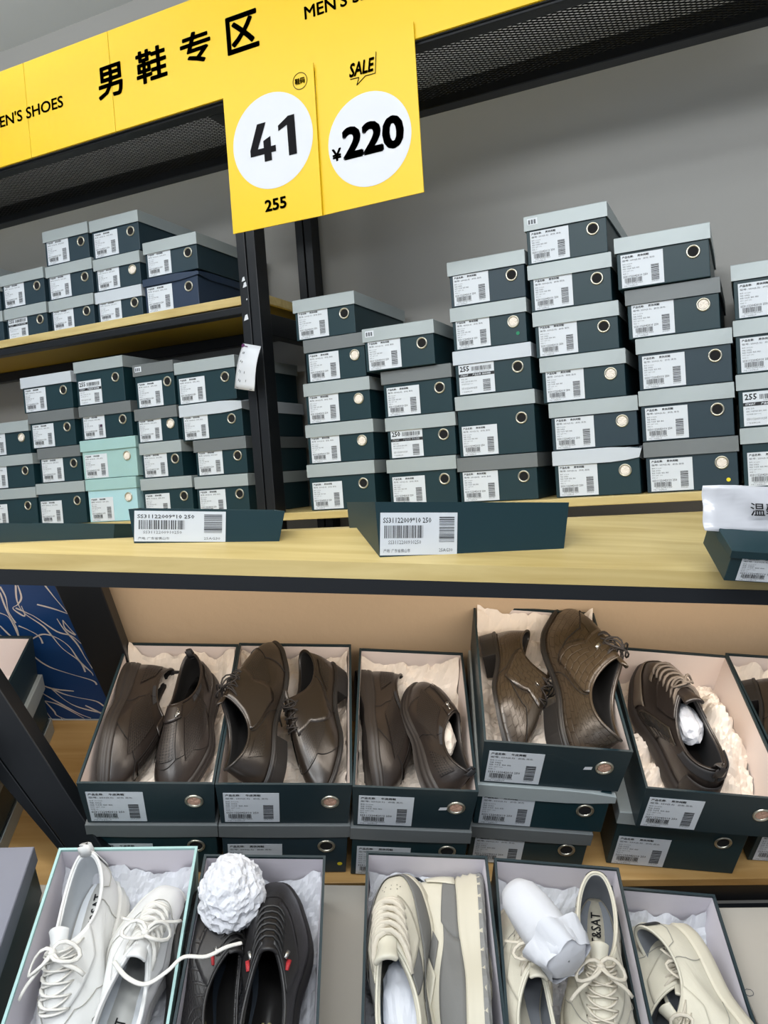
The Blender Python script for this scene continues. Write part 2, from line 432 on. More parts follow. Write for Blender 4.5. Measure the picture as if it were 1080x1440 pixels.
def own_digits(key):
    def quad(p, q, w):
        p = Vector(p); q = Vector(q); d = (q-p).normalized(); n_ = Vector((-d.y, d.x))*w/2
        return [p-n_, q-n_, q+n_, p+n_]
    V = []; F = []
    def poly(P): F.append(tuple(range(len(V), len(V)+len(P)))); V.extend((p[0], p[1]) for p in P)
    # 4: diagonal, bar, stem;  1: stem and flag
    poly([(0, .20), (.30, .20), (.30, .36), (.17, .36), (.38, 1), (.19, 1), (0, .37)]); poly([(.30, 0), (.46, 0), (.46, .20), (.56, .20), (.56, .36), (.46, .36), (.46, .62), (.30, .54)])
    poly([(.83, 0), (1, 0), (1, 1), (.86, 1), (.83, .97)]); poly([(.64, .68), (.83, .78), (.83, .97), (.64, .82)])
    TXT[key] = (V, F, 1.15)
own_digits(('41', .045, 3, 0))
def poster(name, label, quad, y, texts, circ, extra=None):
    r = empty(name, Matrix.Translation((0, y, 0))); tag(r, label, 'sign')
    P = [at_y(px, py, y) for px, py in quad]
    mb = MB(); V = [(p.x, 0, p.z) for p in P] + [(p.x, .003, p.z) for p in P]
    mb.add(V, [(0, 1, 2, 3), (7, 6, 5, 4), (0, 4, 5, 1), (1, 5, 6, 2), (2, 6, 7, 3), (3, 7, 4, 0)]); mb.build('sign_panel', M['yellow'], r)
    c = at_y(circ[0], circ[1], y); rad = (at_y(circ[0], circ[1]-circ[2], y).z-at_y(circ[0], circ[1]+circ[2], y).z)/2
    mb = MB(); mb.disc((c.x, -.0006, c.z), rad, (0, 1, 0), 64); mb.build('white_circle', M['white'], r)
    for t in texts:
        mb = MB(); sign_text(mb, *t[:5], y, 0, *t[5:])
        o = mb.build('lettering', M['black'], r); o.location = (0, -.0014, 0)
    return r
pl = poster('size_sign', 'yellow hanging size sign with black 41 in a white circle, 255 below', [(313, 128), (440, 88), (453, 303), (328, 329)], YB-.012,
       [('41', 384, 197, 64, 56, .045), ('255', 388, 287, 30, 17, .03), ('鞋码', 422, 114, 14, 9, .03)], (383, 198, 68))
mb = MB(); c = at_y(422, 114, YB-.012)
n = 32; V = []; rr = .018
for i in range(n):
    a = 2*PI*i/n
    V += [(c.x+math.cos(a)*rr, -.0008, c.z+math.sin(a)*rr), (c.x+math.cos(a)*(rr-.0014), -.0008, c.z+math.sin(a)*(rr-.0014))]
mb.add(V, [(2*i, 2*((i+1) % n), 2*((i+1) % n)+1, 2*i+1) for i in range(n)]); mb.build('ring_outline', M['black'], pl)
pr = poster('price_sign', 'yellow hanging price sign with SALE and black ¥220 in a white circle', [(441, 70), (581, 30), (596, 270), (453, 303)], YB-.006,
       [('220', 525, 193, 86, 47, .045), ('¥', 474, 218, 13, 18, .03), ('SALE', 509, 95, 36, 20, .03, 2, .25)], (519, 196, 67))
mb = MB()
for (a, b) in (((493, 112), (505, 109)), ((505, 109), (502, 120)), ((502, 120), (514, 107)), ((514, 107), (528, 103)), ((528, 103), (529, 73))):
    p = at_y(*a, YB-.006); q = at_y(*b, YB-.006); mb.bar((p.x, -.001, p.z), (q.x, -.001, q.z), .0008, .0018, Vector((0, 1, 0)))
mb.build('speech_bubble_outline', M['black'], pr)

# paper slip taped on the post
pp = [at_y(342, 483, YF-.05), at_y(367, 487, YF-.07), at_y(356, 550, YF-.09), at_y(328, 546, YF-.06)]
c = sum(pp, Vector())/4
sl = empty('paper_slip', Matrix.Translation(c)); tag(sl, 'curled white paper slip with faint handwriting taped to the black post', 'paper slip')
mb = MB(); n = 8; V = []; F = []
for i in range(n+1):
    for j in range(n+1):
        u, v = j/n, i/n; p = pp[0].lerp(pp[1], u).lerp(pp[3].lerp(pp[2], u), v); p.y -= .010*math.sin(PI*v*1.3)*.6 + .004*math.sin(PI*u)
        V.append(p-c)
for i in range(n):
    for j in range(n): F.append((i*(n+1)+j, (i+1)*(n+1)+j, (i+1)*(n+1)+j+1, i*(n+1)+j+1))
mb.add(V, F, 0, True); o = mb.build('sheet', M['white'], sl); so = o.modifiers.new('thick', 'SOLIDIFY'); so.thickness = .0003
mb = MB()
def on_slip(u, v):
    p = pp[0].lerp(pp[1], u).lerp(pp[3].lerp(pp[2], u), v); p.y -= .010*math.sin(PI*v*1.3)*.6 + .004*math.sin(PI*u); return p - c - Vector((0, .0012, 0))
for (u, v) in ((.2, .2), (.28, .2), (.2, .38), (.3, .4), (.2, .6), (.28, .62), (.5, .62), (.22, .8), (.3, .82), (.6, .8)):
    a = on_slip(u, v-.025); b = on_slip(u-.02, v+.025); mb.tube([a, b], .0006, 4, 1)
a = on_slip(.08, .05); mb.disc(a, .005, (0, 1, 0), 12, 0); mb.tube([on_slip(.12, .05), on_slip(.35, .055)], .0012, 4, 0)
mb.tube([on_slip(.1, .97), on_slip(.9, .97)], .0005, 4, 1)
mb.build('handwriting', [M['violet_dot'], M['inkgrey']], sl)

# ------------------------------------------------------------------ stacks of closed boxes
ORD = {1: ['only'], 2: ['top', 'bottom'], 3: ['top', 'middle', 'bottom'], 4: ['top', 'second from top', 'third from top', 'bottom'],
       5: ['top', 'second from top', 'middle', 'fourth from top', 'bottom'], 6: ['top', 'second from top', 'third from top', 'fourth from top', 'fifth from top', 'bottom']}
PLACED = []
def stack(boxes, base, where, group, y=YF):
    """boxes: top to bottom (x left, x right, y top, y bottom, options) in photo pixels at the middle of the front faces"""
    tops = []
    for b in boxes:
        cx = (b[0]+b[1])/2; tops.append(at_y(cx, b[2], y).z)
    tops.append(base)
    for i, b in enumerate(boxes):
        o = dict(b[4]) if len(b) > 4 else {}
        dy = o.pop('dy', 0); rot = o.pop('rot', rnd.uniform(-.35, .35)); feat = o.pop('feat', None)
        ym = (b[2]+b[3])/2; hw = (b[1]-b[0])/2; s = (ym-845)/(2512+(b[0]+b[1])/2-540)
        A = at_y(b[0], ym-s*hw, y+dy); B = at_y(b[1], ym+s*hw, y+dy)
        ax, bx_ = A.x, B.x; z0_, z1_ = tops[i+1], tops[i]
        for (pa, pb_, pz0, pz1, pdy) in PLACED:
            if min(z1_, pz1)-max(z0_, pz0) < .002: continue
            if pa < (ax+bx_)/2 < pb_: continue
            if (pa+pb_)/2 > (ax+bx_)/2: bx_ = min(bx_, pa-.002)
            else: ax = max(ax, pb_+.002)
        PLACED.append((ax, bx_, z0_, z1_, dy)); A = Vector((ax, 0, 0)); B = Vector((bx_, 0, 0))
        w = B.x-A.x; h = tops[i]-tops[i+1]-.0008
        q = ORD[len(boxes)][i]
        col = {'mint': 'mint green', 'mint2': 'pale mint'}.get(o.get('cmat'), 'dark green')
        lb = f"{feat or (col+' shoe box')}, {q} in {where}"
        if len(lb.split()) > 16: print('LONG', len(lb.split()), lb)
        mtx = Matrix.Translation(((A.x+B.x)/2, y+dy, tops[i+1]+.0004)) @ Matrix.Rotation(math.radians(rot), 4, 'Z')
        d = o.pop('d', .315)
        closed_box(w, h, d, mtx, lb, group, **o)
g = 'closed shoe boxes stacked on the right half of the shelf'
W_, E_ = dict, None
stack([(738, 855, 293, 365, W_(sticker=True, rot=0, feat='shoe box with lid sticker')), (743, 861, 363, 428), (750, 871, 430, 491, W_(eye=1)),
       (760, 881, 496, 562, W_(eye=2)), (773, 898, 561, 630, W_(eye=2, cmat='green2')), (778, 902, 630, 697, W_(lmat='lid2', eye=2, feat='shoe box with pale lid', crush=True))],
      shelf_z, 'the tallest stack, third from the right edge', g)
stack([(865, 1000, 325, 400, W_(rot=.5, dy=-.01, feat='wide dark green shoe box')), (880, 1014, 398, 468, W_(eye=2, lmat='liddark')), (895, 1031, 468, 542, W_(cmat='green2')),
       (899, 1034, 543, 617, W_(cmat='green2')), (906, 1040, 617, 690, W_(eye=2, lmat='liddark', cmat='green2', dot=('yellow_dot', .88, .18), feat='slate shoe box with yellow dot'))],
      shelf_z, 'the second stack from the right edge', g)
stack([(1029, 1164, 362, 440, W_(rot=0)), (1032, 1167, 442, 520), (1036, 1171, 520, 597, W_(lab='255', feat='shoe box with 255 label')),
       (1042, 1176, 597, 680)], shelf_z, 'the stack cut by the right edge', g)
stack([(630, 739, 359, 422, W_(cmat='green2', rot=0)), (634, 741, 425, 485, W_(eye=2, dot=('green_dot', .87, .22), feat='shoe box with green dot')), (638, 748, 487, 551, W_(lab='255', lmat='lid2', feat='shoe box with 255 label')),
       (642, 754, 552, 639, W_(feat='extra tall green box')), (644, 757, 640, 700, W_(lmat='liddark'))], shelf_z, 'the third stack right of the post', g)
stack([(511, 611, 457, 516, W_(sticker=True, dy=-.015, rot=.5, lmat='lid', feat='shoe box with lid sticker')), (537, 636, 516, 580, W_(lmat='liddark')), (543, 642, 583, 642, W_(lab='250', feat='shoe box with 250 label')),
       (545, 643, 643, 704)], shelf_z, 'the second stack right of the post', g)
stack([(413, 499, 415, 472, W_(rot=.5)), (428, 515, 472, 534, W_(eye=2, lmat='liddark')), (428, 521, 534, 593, W_(eye=2)), (431, 526, 593, 650, W_(eye=2)), (433, 528, 650, 712)],
      shelf_z, 'the first stack right of the post', g)
g = 'closed shoe boxes stacked under the left wooden shelf'
stack([(246, 331, 504, 559, W_(lmat='lid', rot=0)), (253, 341, 565, 614, W_(lmat='lid2', feat='shoe box with torn pale lid', crush=True)), (273, 347, 616, 667, W_(lmat='liddark')), (275, 350, 668, 722)],
      shelf_z, 'the stack touching the black post', g)
stack([(188, 247, 509, 568, W_(sticker=True, lmat='liddark', feat='shoe box with lid sticker')), (190, 254, 572, 620, W_(lmat='liddark', eye=2)), (197, 271, 620, 670), (199, 271, 671, 722)],
      shelf_z, 'the second stack left of the post', g, YF+.0)
stack([(105, 174, 504, 565, W_(lab='255', lid_tilt=0.0, rot=0, feat='tall shoe box with bold 255 label')), (112, 185, 567, 614, W_(lmat='liddark', dot=('violet_dot', .40, .38), feat='shoe box with violet dot')),
       (114, 192, 616, 670, W_(cmat='mint', lmat='mint', eye=2, feat='mint green shoe box')), (122, 193, 672, 728, W_(cmat='mint2', lmat='mint', eye=2, feat='pale mint shoe box'))],
      shelf_z, 'the third stack left of the post', g, YF)
stack([(30, 101, 526, 577, W_(lmat='lid2', rot=0)), (41, 105, 577, 627, W_(lmat='liddark')), (54, 116, 628, 677, W_(lmat='liddark')), (52, 120, 678, 729)],
      shelf_z, 'the second stack from the left edge', g, YF)
stack([(-24, 41, 594, 640, W_(eye=2)), (-22, 52, 640, 687), (-22, 52, 687, 733)], shelf_z, 'the left-edge stack under the shelf', g, YF)
g = 'closed shoe boxes on the upper left wooden shelf'
stack([(61, 124, 318, 367, W_(cmat='green2')), (65, 130, 368, 414, W_(cmat='green2', eye=1)), (70, 132, 417, 464, W_(cmat='green2'))], up_z, 'the second full column, upper left shelf', g)
stack([(127, 195, 302, 356, W_(cmat='green2', rot=0)), (132, 197, 358, 404, W_(cmat='green2', eye=2)), (135, 200, 405, 451, W_(cmat='green2', lmat='lid2'))], up_z, 'the third full column, upper left shelf', g)
stack([(1, 62, 381, 429, W_(cmat='green2')), (7, 66, 429, 472, W_(cmat='green2', lab='255', feat='slate shoe box with 255 label'))], up_z, 'the leftmost full column, upper shelf', g)
stack([(-54, 0, 400, 440, W_(cmat='green2')), (-54, 4, 442, 480, W_(cmat='green2'))], up_z, 'the edge-cut column, upper left shelf', g)
stack([(202, 277, 333, 383, W_(cmat='green2', rot=0, feat='large slate shoe box with grey lid')), (202, 279, 385, 436, W_(cmat='navy', lmat='navy', lidh=.02, feat='crushed navy shoe box', crush=True))], up_z, 'the rightmost column, upper left shelf', g)
# deep boxes seen lengthwise at the left edge
fx = at_y(-95, 400, YF).x-.02; fz = at_y(-5, 392, YF).z; nq = max(1, round((fz-up_z)/.1)); hq = (fz-up_z)/nq
fg = 'closed shoe boxes on the upper left wooden shelf'
for q in range(nq): closed_box(.19, hq-.0008, .315, Matrix.Translation((fx, YF, up_z+.0004+q*hq)), f'dark shoe box out at the far left of the upper shelf, {("lower", "middle", "upper")[q]} support', fg)
closed_box(.19, .1, .315, Matrix.Translation((fx, YF, fz+.0004)), 'dark shoe box at the far left, lid side showing above the upper shelf column', fg)
# ------------------------------------------------------------------ lower display: a sloped display unit, its own frame (x along the shelf, y to its back, z off the shelf)
TL = math.radians(31)
ey_c = Vector((-.0565, math.sin(TL)/math.cos(TL)*1.0, -1)).normalized()
s_ = .0615
ex_c = Vector((1, -s_, 0)); ex_c = (ex_c - ey_c*ex_c.dot(ey_c)).normalized()
ez_c = ex_c.cross(ey_c)
EX, EY, EZ = (RC @ ex_c), (RC @ ey_c), (RC @ ez_c)
LO = at_d(400, 1104, 1.17)
ML = frame(LO, EX, EY, EZ)
MLi = ML.inverted()
print('unit tilt', math.degrees(math.asin(EY.z)), 'x tilt', math.degrees(math.asin(EX.z)))
def L(px, py, h):
    """the point of the display frame's level h that the photo shows there"""
    o = MLi @ EYE; d = MLi.to_3x3() @ ray(px, py); t = (h-o.z)/d.z; p = o + d*t; return Vector((p.x, p.y, h))
def Lat_y(px, py, y):
    o = MLi @ EYE; d = MLi.to_3x3() @ ray(px, py); t = (y-o.y)/d.y; return o+d*t
HS = -.205                     # level of the lower shelf board
YBK = L(100, 1023, HS).y
print('back y', YBK, 'shelf front y', L(980, 1236, HS).y)
YFR = L(980, 1236, HS).y
HPAN = Lat_y(300, 812, YBK+.03).z
print('panel top', HPAN)
unit = empty('display_unit', ML)
tag(unit, 'black steel display unit with sloping wooden shelf carrying the open shoe boxes', 'display unit')
def up_(name, mb, m, bevel=0): return mb.build(name, m, unit, bevel=bevel)
XA, XB = -1.15, .95
up_('shelf_board', MB().box(XA, XB, YFR, YBK+.019, HS-.018, HS-.0005), M['wood2'], .001)
up_('shelf_beam', MB().box(XA, XB, YFR+.004, YFR+.03, HS-.065, HS-.0185), M['steel'], .002)
xp = Lat_y(160, 930, YBK-.01).x
up_('back_panel', MB().box(xp, XB, YBK+.020, YBK+.035, HS-.1, HPAN), M['cream'])
# top board: front edge belongs to the unit, back edge meets the stacking shelf
zf = 1.13
def fr(x, y, z=zf): return at_d(x, y, z + (x-540)/1150*z*.09)
x0_, x1_ = -160, 1240
def lin(a, b): return lambda x: a+(b-a)*x/1080
f1, f2, f3 = lin(777, 806), lin(800, 830), lin(822, 851)
b0 = at_y(-160, 760, YF-.035); b1 = at_y(1240, 700, YF-.035)
FT = [fr(x0_, f1(x0_)), fr(x1_, f1(x1_))]; FB = [fr(x0_, f2(x0_)), fr(x1_, f2(x1_))]
back_top = [Vector((b0.x, YF+.05, shelf_z-.045)), Vector((b1.x, YF+.05, shelf_z-.045))]
dn = FB[0]-FT[0]
V = FT + back_top[::-1]; V = V + [v+Vector((0, 0, -.021)) for v in V]
V[4] = FB[0]; V[5] = FB[1]
V = [MLi @ v for v in V]
mb = MB().add(V, [(0, 1, 2, 3), (7, 6, 5, 4), (0, 4, 5, 1), (1, 5, 6, 2), (2, 6, 7, 3), (3, 7, 4, 0)])
up_('top_board', mb, M['wood'])
from mathutils.geometry import intersect_ray_tri
def board_pt(px, py):
    d = ray(px, py)
    for tr in ((FT[0], FT[1], back_top[1]), (FT[0], back_top[1], back_top[0])):
        p = intersect_ray_tri(tr[0], tr[1], tr[2], d, EYE, True)
        if p is not None: return p
    print('BOARD MISS', px, py); return at_d(px, py, 1.3)
def board_pt_old(px, py):
    """point on the top board surface"""
    n_ = (FT[1]-FT[0]).cross(back_top[0]-FT[0]).normalized(); d = ray(px, py); return EYE + d*((FT[0]-EYE).dot(n_)/d.dot(n_))
BN = (FT[1]-FT[0]).cross((back_top[0]+back_top[1])/2-FT[0]).normalized()
if BN.z < 0: BN = -BN
BT = [fr(x0_, f2(x0_)+.5), fr(x1_, f2(x1_)+.5)]; BB = [fr(x0_, f3(x0_)), fr(x1_, f3(x1_))]
inn = (back_top[0]-FT[0]).normalized()*.035
V = [BT[0], BT[1], BB[1], BB[0]]; V = V+[v+inn for v in V]; V = [MLi @ v for v in V]
up_('front_beam', MB().add(V, [(0, 1, 2, 3), (7, 6, 5, 4), (0, 4, 5, 1), (1, 5, 6, 2), (2, 6, 7, 3), (3, 7, 4, 0)]), M['steel'])
# posts
def prism(poly, z, th, name, m, bevel=.0015):
    P = [MLi @ at_d(x, y, z) for x, y in poly]; back = (MLi.to_3x3() @ (RC @ Vector((0, .25, -1)))).normalized()*th
    n = len(P); V = P + [p+back for p in P]
    F = [tuple(range(n)), tuple(range(2*n-1, n-1, -1))] + [(i, n+i, n+(i+1) % n, (i+1) % n) for i in range(n)]
    up_(name, MB().add(V, F), m, bevel)
prism([(-60, 877), (151, 1203), (100, 1203), (-60, 985)], 1.21, .03, 'post', M['steel'])
prism([(-60, 987), (99, 1203), (88, 1203), (-60, 1028)], 1.215, .045, 'post_flange', M['steel'])
zb = (Lat_y(130, 900, YBK-.035)-MLi@EYE).length
P = [Lat_y(x, y, YBK-.03) for x, y in ((72, 815), (138, 815), (182, 935), (150, 985))]
V = P + [p+Vector((0, .03, 0)) for p in P]
up_('back_post', MB().add(V, [(0, 1, 2, 3), (7, 6, 5, 4), (0, 4, 5, 1), (1, 5, 6, 2), (2, 6, 7, 3), (3, 7, 4, 0)]), M['steel'], .002)

# blue wall panel with pale line drawing
mur = empty('wall_panel', ML); tag(mur, 'dark blue wall panel covered in flowing thin white lines, lower left', 'panel')
mb = MB().box(XA, xp-.005, YBK+.022, YBK+.035, HS, HPAN)
navyblue = mat('deep_blue_print', (14, 62, 118), .55, var=.25, vscale=2.5); mb.build('panel', navyblue, mur)
wl = mat('cream_line_print', (222, 214, 206), .6, var=0)
lines = [  # photo pixels of the main strokes
 [(0,833),(6,850),(14,868),(22,880),(26,896),(27,915),(26,935)], [(22,823),(24,845),(34,862),(60,880),(72,893),(88,912),(112,930),(120,945)],
 [(63,823),(78,842),(95,862),(110,880),(125,900),(140,915)], [(0,862),(12,868),(22,885),(30,903),(38,915),(48,927),(46,932),(36,925)],
 [(27,903),(42,900),(60,892),(80,897),(98,910),(112,930),(128,945),(131,950)], [(30,905),(50,925),(70,938),(100,948),(130,957),(136,963)],
 [(0,880),(10,890),(20,900),(26,915),(28,935),(36,948),(50,958),(72,968),(104,972)], [(72,968),(90,976),(110,981),(135,986),(146,993)],
 [(36,948),(42,962),(60,975),(86,990),(110,1003),(128,1010)], [(72,968),(92,985),(112,995),(145,1003)],
 [(50,974),(62,985),(76,1000),(80,1006),(96,1012),(120,1012)], [(86,1010),(92,1017),(104,1023),(118,1022)], [(25,823),(30,840),(25,850),(18,855),(26,862),(35,866),(30,852)],
 [(52,850),(75,856),(98,864),(112,868)], [(22,855),(38,862),(50,868),(80,888),(100,894),(114,905)], [(0,905),(10,912),(20,925),(26,940)], [(0,893),(12,900),(24,920)],
 [(80,870),(90,885),(108,905),(120,925),(130,940)], [(60,985),(80,990),(100,1000),(118,1010)], [(120,992),(140,1002),(150,1010)],
 [(0,825),(8,840),(12,860),(22,876)], [(26,880),(40,886),(55,895),(60,905)], [(88,872),(100,886),(106,893),(92,884),(88,872)], [(66,1002),(74,1012),(86,1016),(96,1020)]]
for i, ln in enumerate(lines):
    P = [Lat_y(x, y, YBK+.0215) for x, y in ln]
    Q = []
    for a in range(len(P)-1):
        p0 = P[max(a-1, 0)]; p1 = P[a]; p2 = P[a+1]; p3 = P[min(a+2, len(P)-1)]
        for k in range(5):
            t = k/5; Q.append(.5*((2*p1)+(p2-p0)*t+(2*p0-5*p1+4*p2-p3)*t*t+(3*p1-p0-3*p2+p3)*t**3))
    Q.append(P[-1])
    wd = [.0011+.0006*math.sin(i+j*.4)*.8 for j in range(len(Q))]
    mbl = MB(); V = []
    for j, q in enumerate(Q):
        d = (Q[min(j+1, len(Q)-1)]-Q[max(j-1, 0)]).normalized(); n_ = d.cross(Vector((0, 1, 0))).normalized()
        V += [q-n_*wd[j], q+n_*wd[j]]
    mbl.add(V, [(2*j, 2*j+1, 2*j+3, 2*j+2) for j in range(len(Q)-1)])
    if i == 0: allv = MB()
    allv.add(mbl.v, mbl.f)
o = allv.build('line_drawing', wl, mur)

# ------------------------------------------------------------------ open boxes of the shoe row
def pose_open(ftl, ftr, btl, btr, h, dl=None, wl_=None):
    a, b, c, d = (L(*p, h) for p in (ftl, ftr, btl, btr))
    w = ((b-a).length+(d-c).length)/2; dp = ((c-a).length+(d-b).length)/2
    print('open box w %.3f (%.3f) d %.3f' % ((b-a).length, (d-c).length, dp))
    fm = (a+b)/2; bm = (c+d)/2; yv = (bm-fm).normalized(); xv = Vector((yv.y, -yv.x, 0))
    if dl: fm = bm-yv*dl; w = (d-c).length
    return fm, xv, yv, (wl_ or w), (dl or dp)
def open_at(ftl, ftr, btl, btr, h, H, label, group='open boxes of dark shoes in the upper row', dl=None, wl_=None, **kw):
    fm, xv, yv, w, d = pose_open(ftl, ftr, btl, btr, h, dl, wl_)
    m = ML @ frame(fm, xv, yv, Vector((0, 0, 1)))
    o = open_box(w, d, H, m, label, group, **kw); return m, w, d, fm, xv, yv
HB = .088
G1 = 'open boxes of dark shoes in the upper row'; G2 = 'open boxes of white and black shoes in the bottom row'
B1 = open_at((106, 1102), (302, 1102), (178, 904), (335, 905), 0, HB, 'open dark green box holding perforated slip-ons with a metal emblem, leftmost of upper row')
B2 = open_at((304, 1103), (494, 1104), (335, 904), (495, 906), 0, HB, 'open dark green box holding perforated lace-up dress shoes, second in upper row')
B3 = open_at((495, 1106), (674, 1114), (506, 912), (650, 917), 0, HB, 'open dark green box holding perforated slip-ons, third in upper row', mark=True)
B4 = open_at((684, 1050), (886, 1050), (664, 844), (838, 868), .068, HB, 'raised open dark green box holding the crocodile-pattern lace-ups', mark=True)
B5 = open_at((897, 1116), (1125, 1118), (868, 914), (1009, 917), .012, HB, 'open dark green box holding the brown high-top sneaker', lab='casual')
B6 = open_at((1118, 1120), (1310, 1120), (1023, 922), (1180, 925), .0, HB, 'open dark green box cut off by the right edge in the upper row')
# closed boxes underneath
def under(px, py_top, h_top, w, H, label, lab='leather', eye=1, yaw=0, yoff=0, **kw):
    p = L(px, py_top, h_top); m = ML @ Matrix.Translation((p.x, p.y+yoff, h_top-H)) @ Matrix.Rotation(yaw, 4, 'Z')
    return closed_box(w, H, .30, m, label, 'closed boxes under the open upper row', lab=lab, eye=eye, lidh=.026, **kw)
def under_box(B, x, h_top, H, label, dxl=0, w=None, yo=.0, **kw):
    m, bw, d, fm, xv, yv = B
    mm = ML @ frame(Vector((fm.x+x, fm.y+yo, h_top-H)), xv, yv, Vector((0, 0, 1)))
    return closed_box(w or bw+.0, H, .305, mm, label, 'closed boxes under the open upper row', lidh=.026, **kw)
hb = -HB-.0008
HU = hb-HS-.001
under_box(B1, .0, hb, HU, 'closed box with grey lid beneath the open box of emblem slip-ons', lmat='liddark', lab='leather')
under_box(B2, .0, hb, HU, 'closed box with grey lid beneath the open box of perforated lace-ups', lmat='liddark', cmat='green2', dot=('yellow_dot', .93, .2))
under_box(B3, .0, hb, HU, 'closed box with grey lid beneath the third open box of slip-ons', lmat='liddark')
h4 = .068-HB-.0008; H4 = .092
under_box(B4, -.004, h4, H4, 'upper closed box with torn label beneath the raised crocodile-shoe box', lmat='lid', w=.205, crush=True)
under_box(B4, -.012, h4-H4-.001, h4-H4-.001-HS-.001, 'lower closed box beneath the raised crocodile-shoe box', lmat='liddark', w=.19)
h5 = .012-HB-.0008
under_box(B5, -.012, h5, h5-HS-.001, 'closed box with grey lid beneath the high-top sneaker box', lmat='lid', lab='casual', w=.21, yo=.03)
under_box(B6, -.0, hb, HU, 'closed grey-lidded box beneath the right-edge open box', lmat='liddark', lab='casual', yo=.03)
# bottom row
HF = -.072
HBF = .098
F1 = open_at((0, 1436), (241, 1434), (83, 1192), (278, 1190), HF, HBF, 'open mint green box holding a pair of white sneakers', G2, cmat='mint', lmat='lining2', dl=.31)
F2 = open_at((241, 1440), (450, 1440), (287, 1202), (458, 1202), HF, HBF, 'open dark box holding black shoes and a ball of tissue paper', G2, lmat='lining2', dl=.31)
F3 = open_at((506, 1439), (714, 1439), (515, 1199), (685, 1201), HF, HBF, 'open dark box holding chunky white and grey sneakers', G2, lmat='lining2', dl=.31)
F4 = open_at((711, 1440), (919, 1440), (696, 1214), (868, 1212), HF, HBF, 'open dark box holding white lace-ups and a tissue-wrapped roll', G2, lmat='lining2', dl=.31)
F5 = open_at((924, 1480), (1058, 1480), (876, 1250), (988, 1253), HF-.03, HBF, 'open dark box holding white leather lace-ups, rightmost of the bottom row', G2, lmat='lining2', dl=.31, wl_=.148)
# closed boxes of the bottom row, lid tops showing
def low_closed(pl_, pr_, h, H, label, lmat, d=.31, **kw):
    a = L(*pl_, h); b = L(*pr_, h); w = (b-a).length; c = (a+b)/2
    xv = (b-a).normalized(); yv = Vector((-xv.y, xv.x, 0))
    m = ML @ frame(Vector((c.x, c.y, h-H))-yv*d, xv, yv, Vector((0, 0, 1)))
    return closed_box(w, H, d, m, label, 'closed boxes in the bottom row', lmat=lmat, **kw)
for i, (xa, xb, lb) in enumerate(((20, 205, 'closed beige-grey box underneath the mint green open box'), (212, 405, 'closed beige-grey box underneath the black-shoe box'), (412, 590, 'closed beige-grey box showing between the black-shoe and chunky-sneaker boxes'),
        (597, 780, 'closed beige-grey box underneath the box with the tissue-wrapped roll'))):
    low_closed((xa, 1243), (xb, 1246), -.173, .1, lb, 'lidbeige')
a_ = L(998, 1276, -.13); b_ = L(1066, 1440, -.13); yv_ = (a_-b_).normalized(); xv_ = Vector((yv_.y, -yv_.x, 0))
rb = closed_box(.19, .1, .31, ML @ frame(a_-yv_*.31+xv_*.095+Vector((0, 0, -.1)), xv_, yv_, Vector((0, 0, 1))), 'closed beige-grey box with a small loop mark, bottom right corner', 'closed boxes in the bottom row', lmat='lidbeige')
mb = MB(); pm = L(1053, 1396, -.13); q_ = (rb.matrix_world.inverted() @ (ML @ pm))
mb.tube([q_+Vector((.006*math.cos(2*PI*i/14), .0042*math.sin(2*PI*i/14)*(1 if i % 2 else 1.15), .0006)) for i in range(14)], .0004, 5, closed=True); mb.build('loop_mark', M['inkgrey'], rb)
low_closed((-135, 1195), (48, 1190), -.06, .1, 'closed grey box in the bottom left corner beside mint box', 'lidlilac', d=.3)
# loop mark on the beige lid
# supporting board under the bottom row
up_('low_board', MB().box(XA, XB, YFR-.50, YFR-.004, -.30, -.2735), M['wood2'], .002)
up_('low_beam', MB().box(XA, XB, YFR-.015, YFR+.0, -.27, HS-.066), M['steel'], .001)
# stack at the left edge
pc = L(78, 1025, HS)
def left_stack(z, H, kind, label):
    m = ML @ Matrix.Translation((pc.x-.1, YBK-.32, z)) @ Matrix.Rotation(0, 4, 'Z')
    if kind == 'closed': return closed_box(.2, H, .31, m, label, None, lmat='lid', lidh=.034)
    if kind == 'open': return open_box(.195, .31, H, m @ Matrix.Translation((0, 0, H)), label, None)
left_stack(HS+.0345, .105, 'closed', 'closed dark box in the stack behind the lower left post')
left_stack(HS+.0345+.1055, .085, 'open', 'open dark green box topping the stack at the left edge')
m = ML @ Matrix.Translation((pc.x-.1, YBK-.32, HS+.0005))
r_ = empty('box_lid', m); tag(r_, 'upturned grey box lid at the bottom of the lower left stack', 'box lid')
mb = MB(); t = .0015; X = .1; d_ = .31
Lp = lambda i, z: [(-X+i, i, z), (X-i, i, z), (X-i, d_-i, z), (-X+i, d_-i, z)]
Ls = [Lp(0, 0), Lp(0, .033), Lp(t, .033), Lp(t, .002)]; V = sum(Ls, [])
mb.add(V, [(i*4+j, i*4+(j+1) % 4, (i+1)*4+(j+1) % 4, (i+1)*4+j) for i in range(3) for j in range(4)]+[(3, 2, 1, 0), (12, 13, 14, 15)]); mb.build('lid_shell', M['lid'], r_)

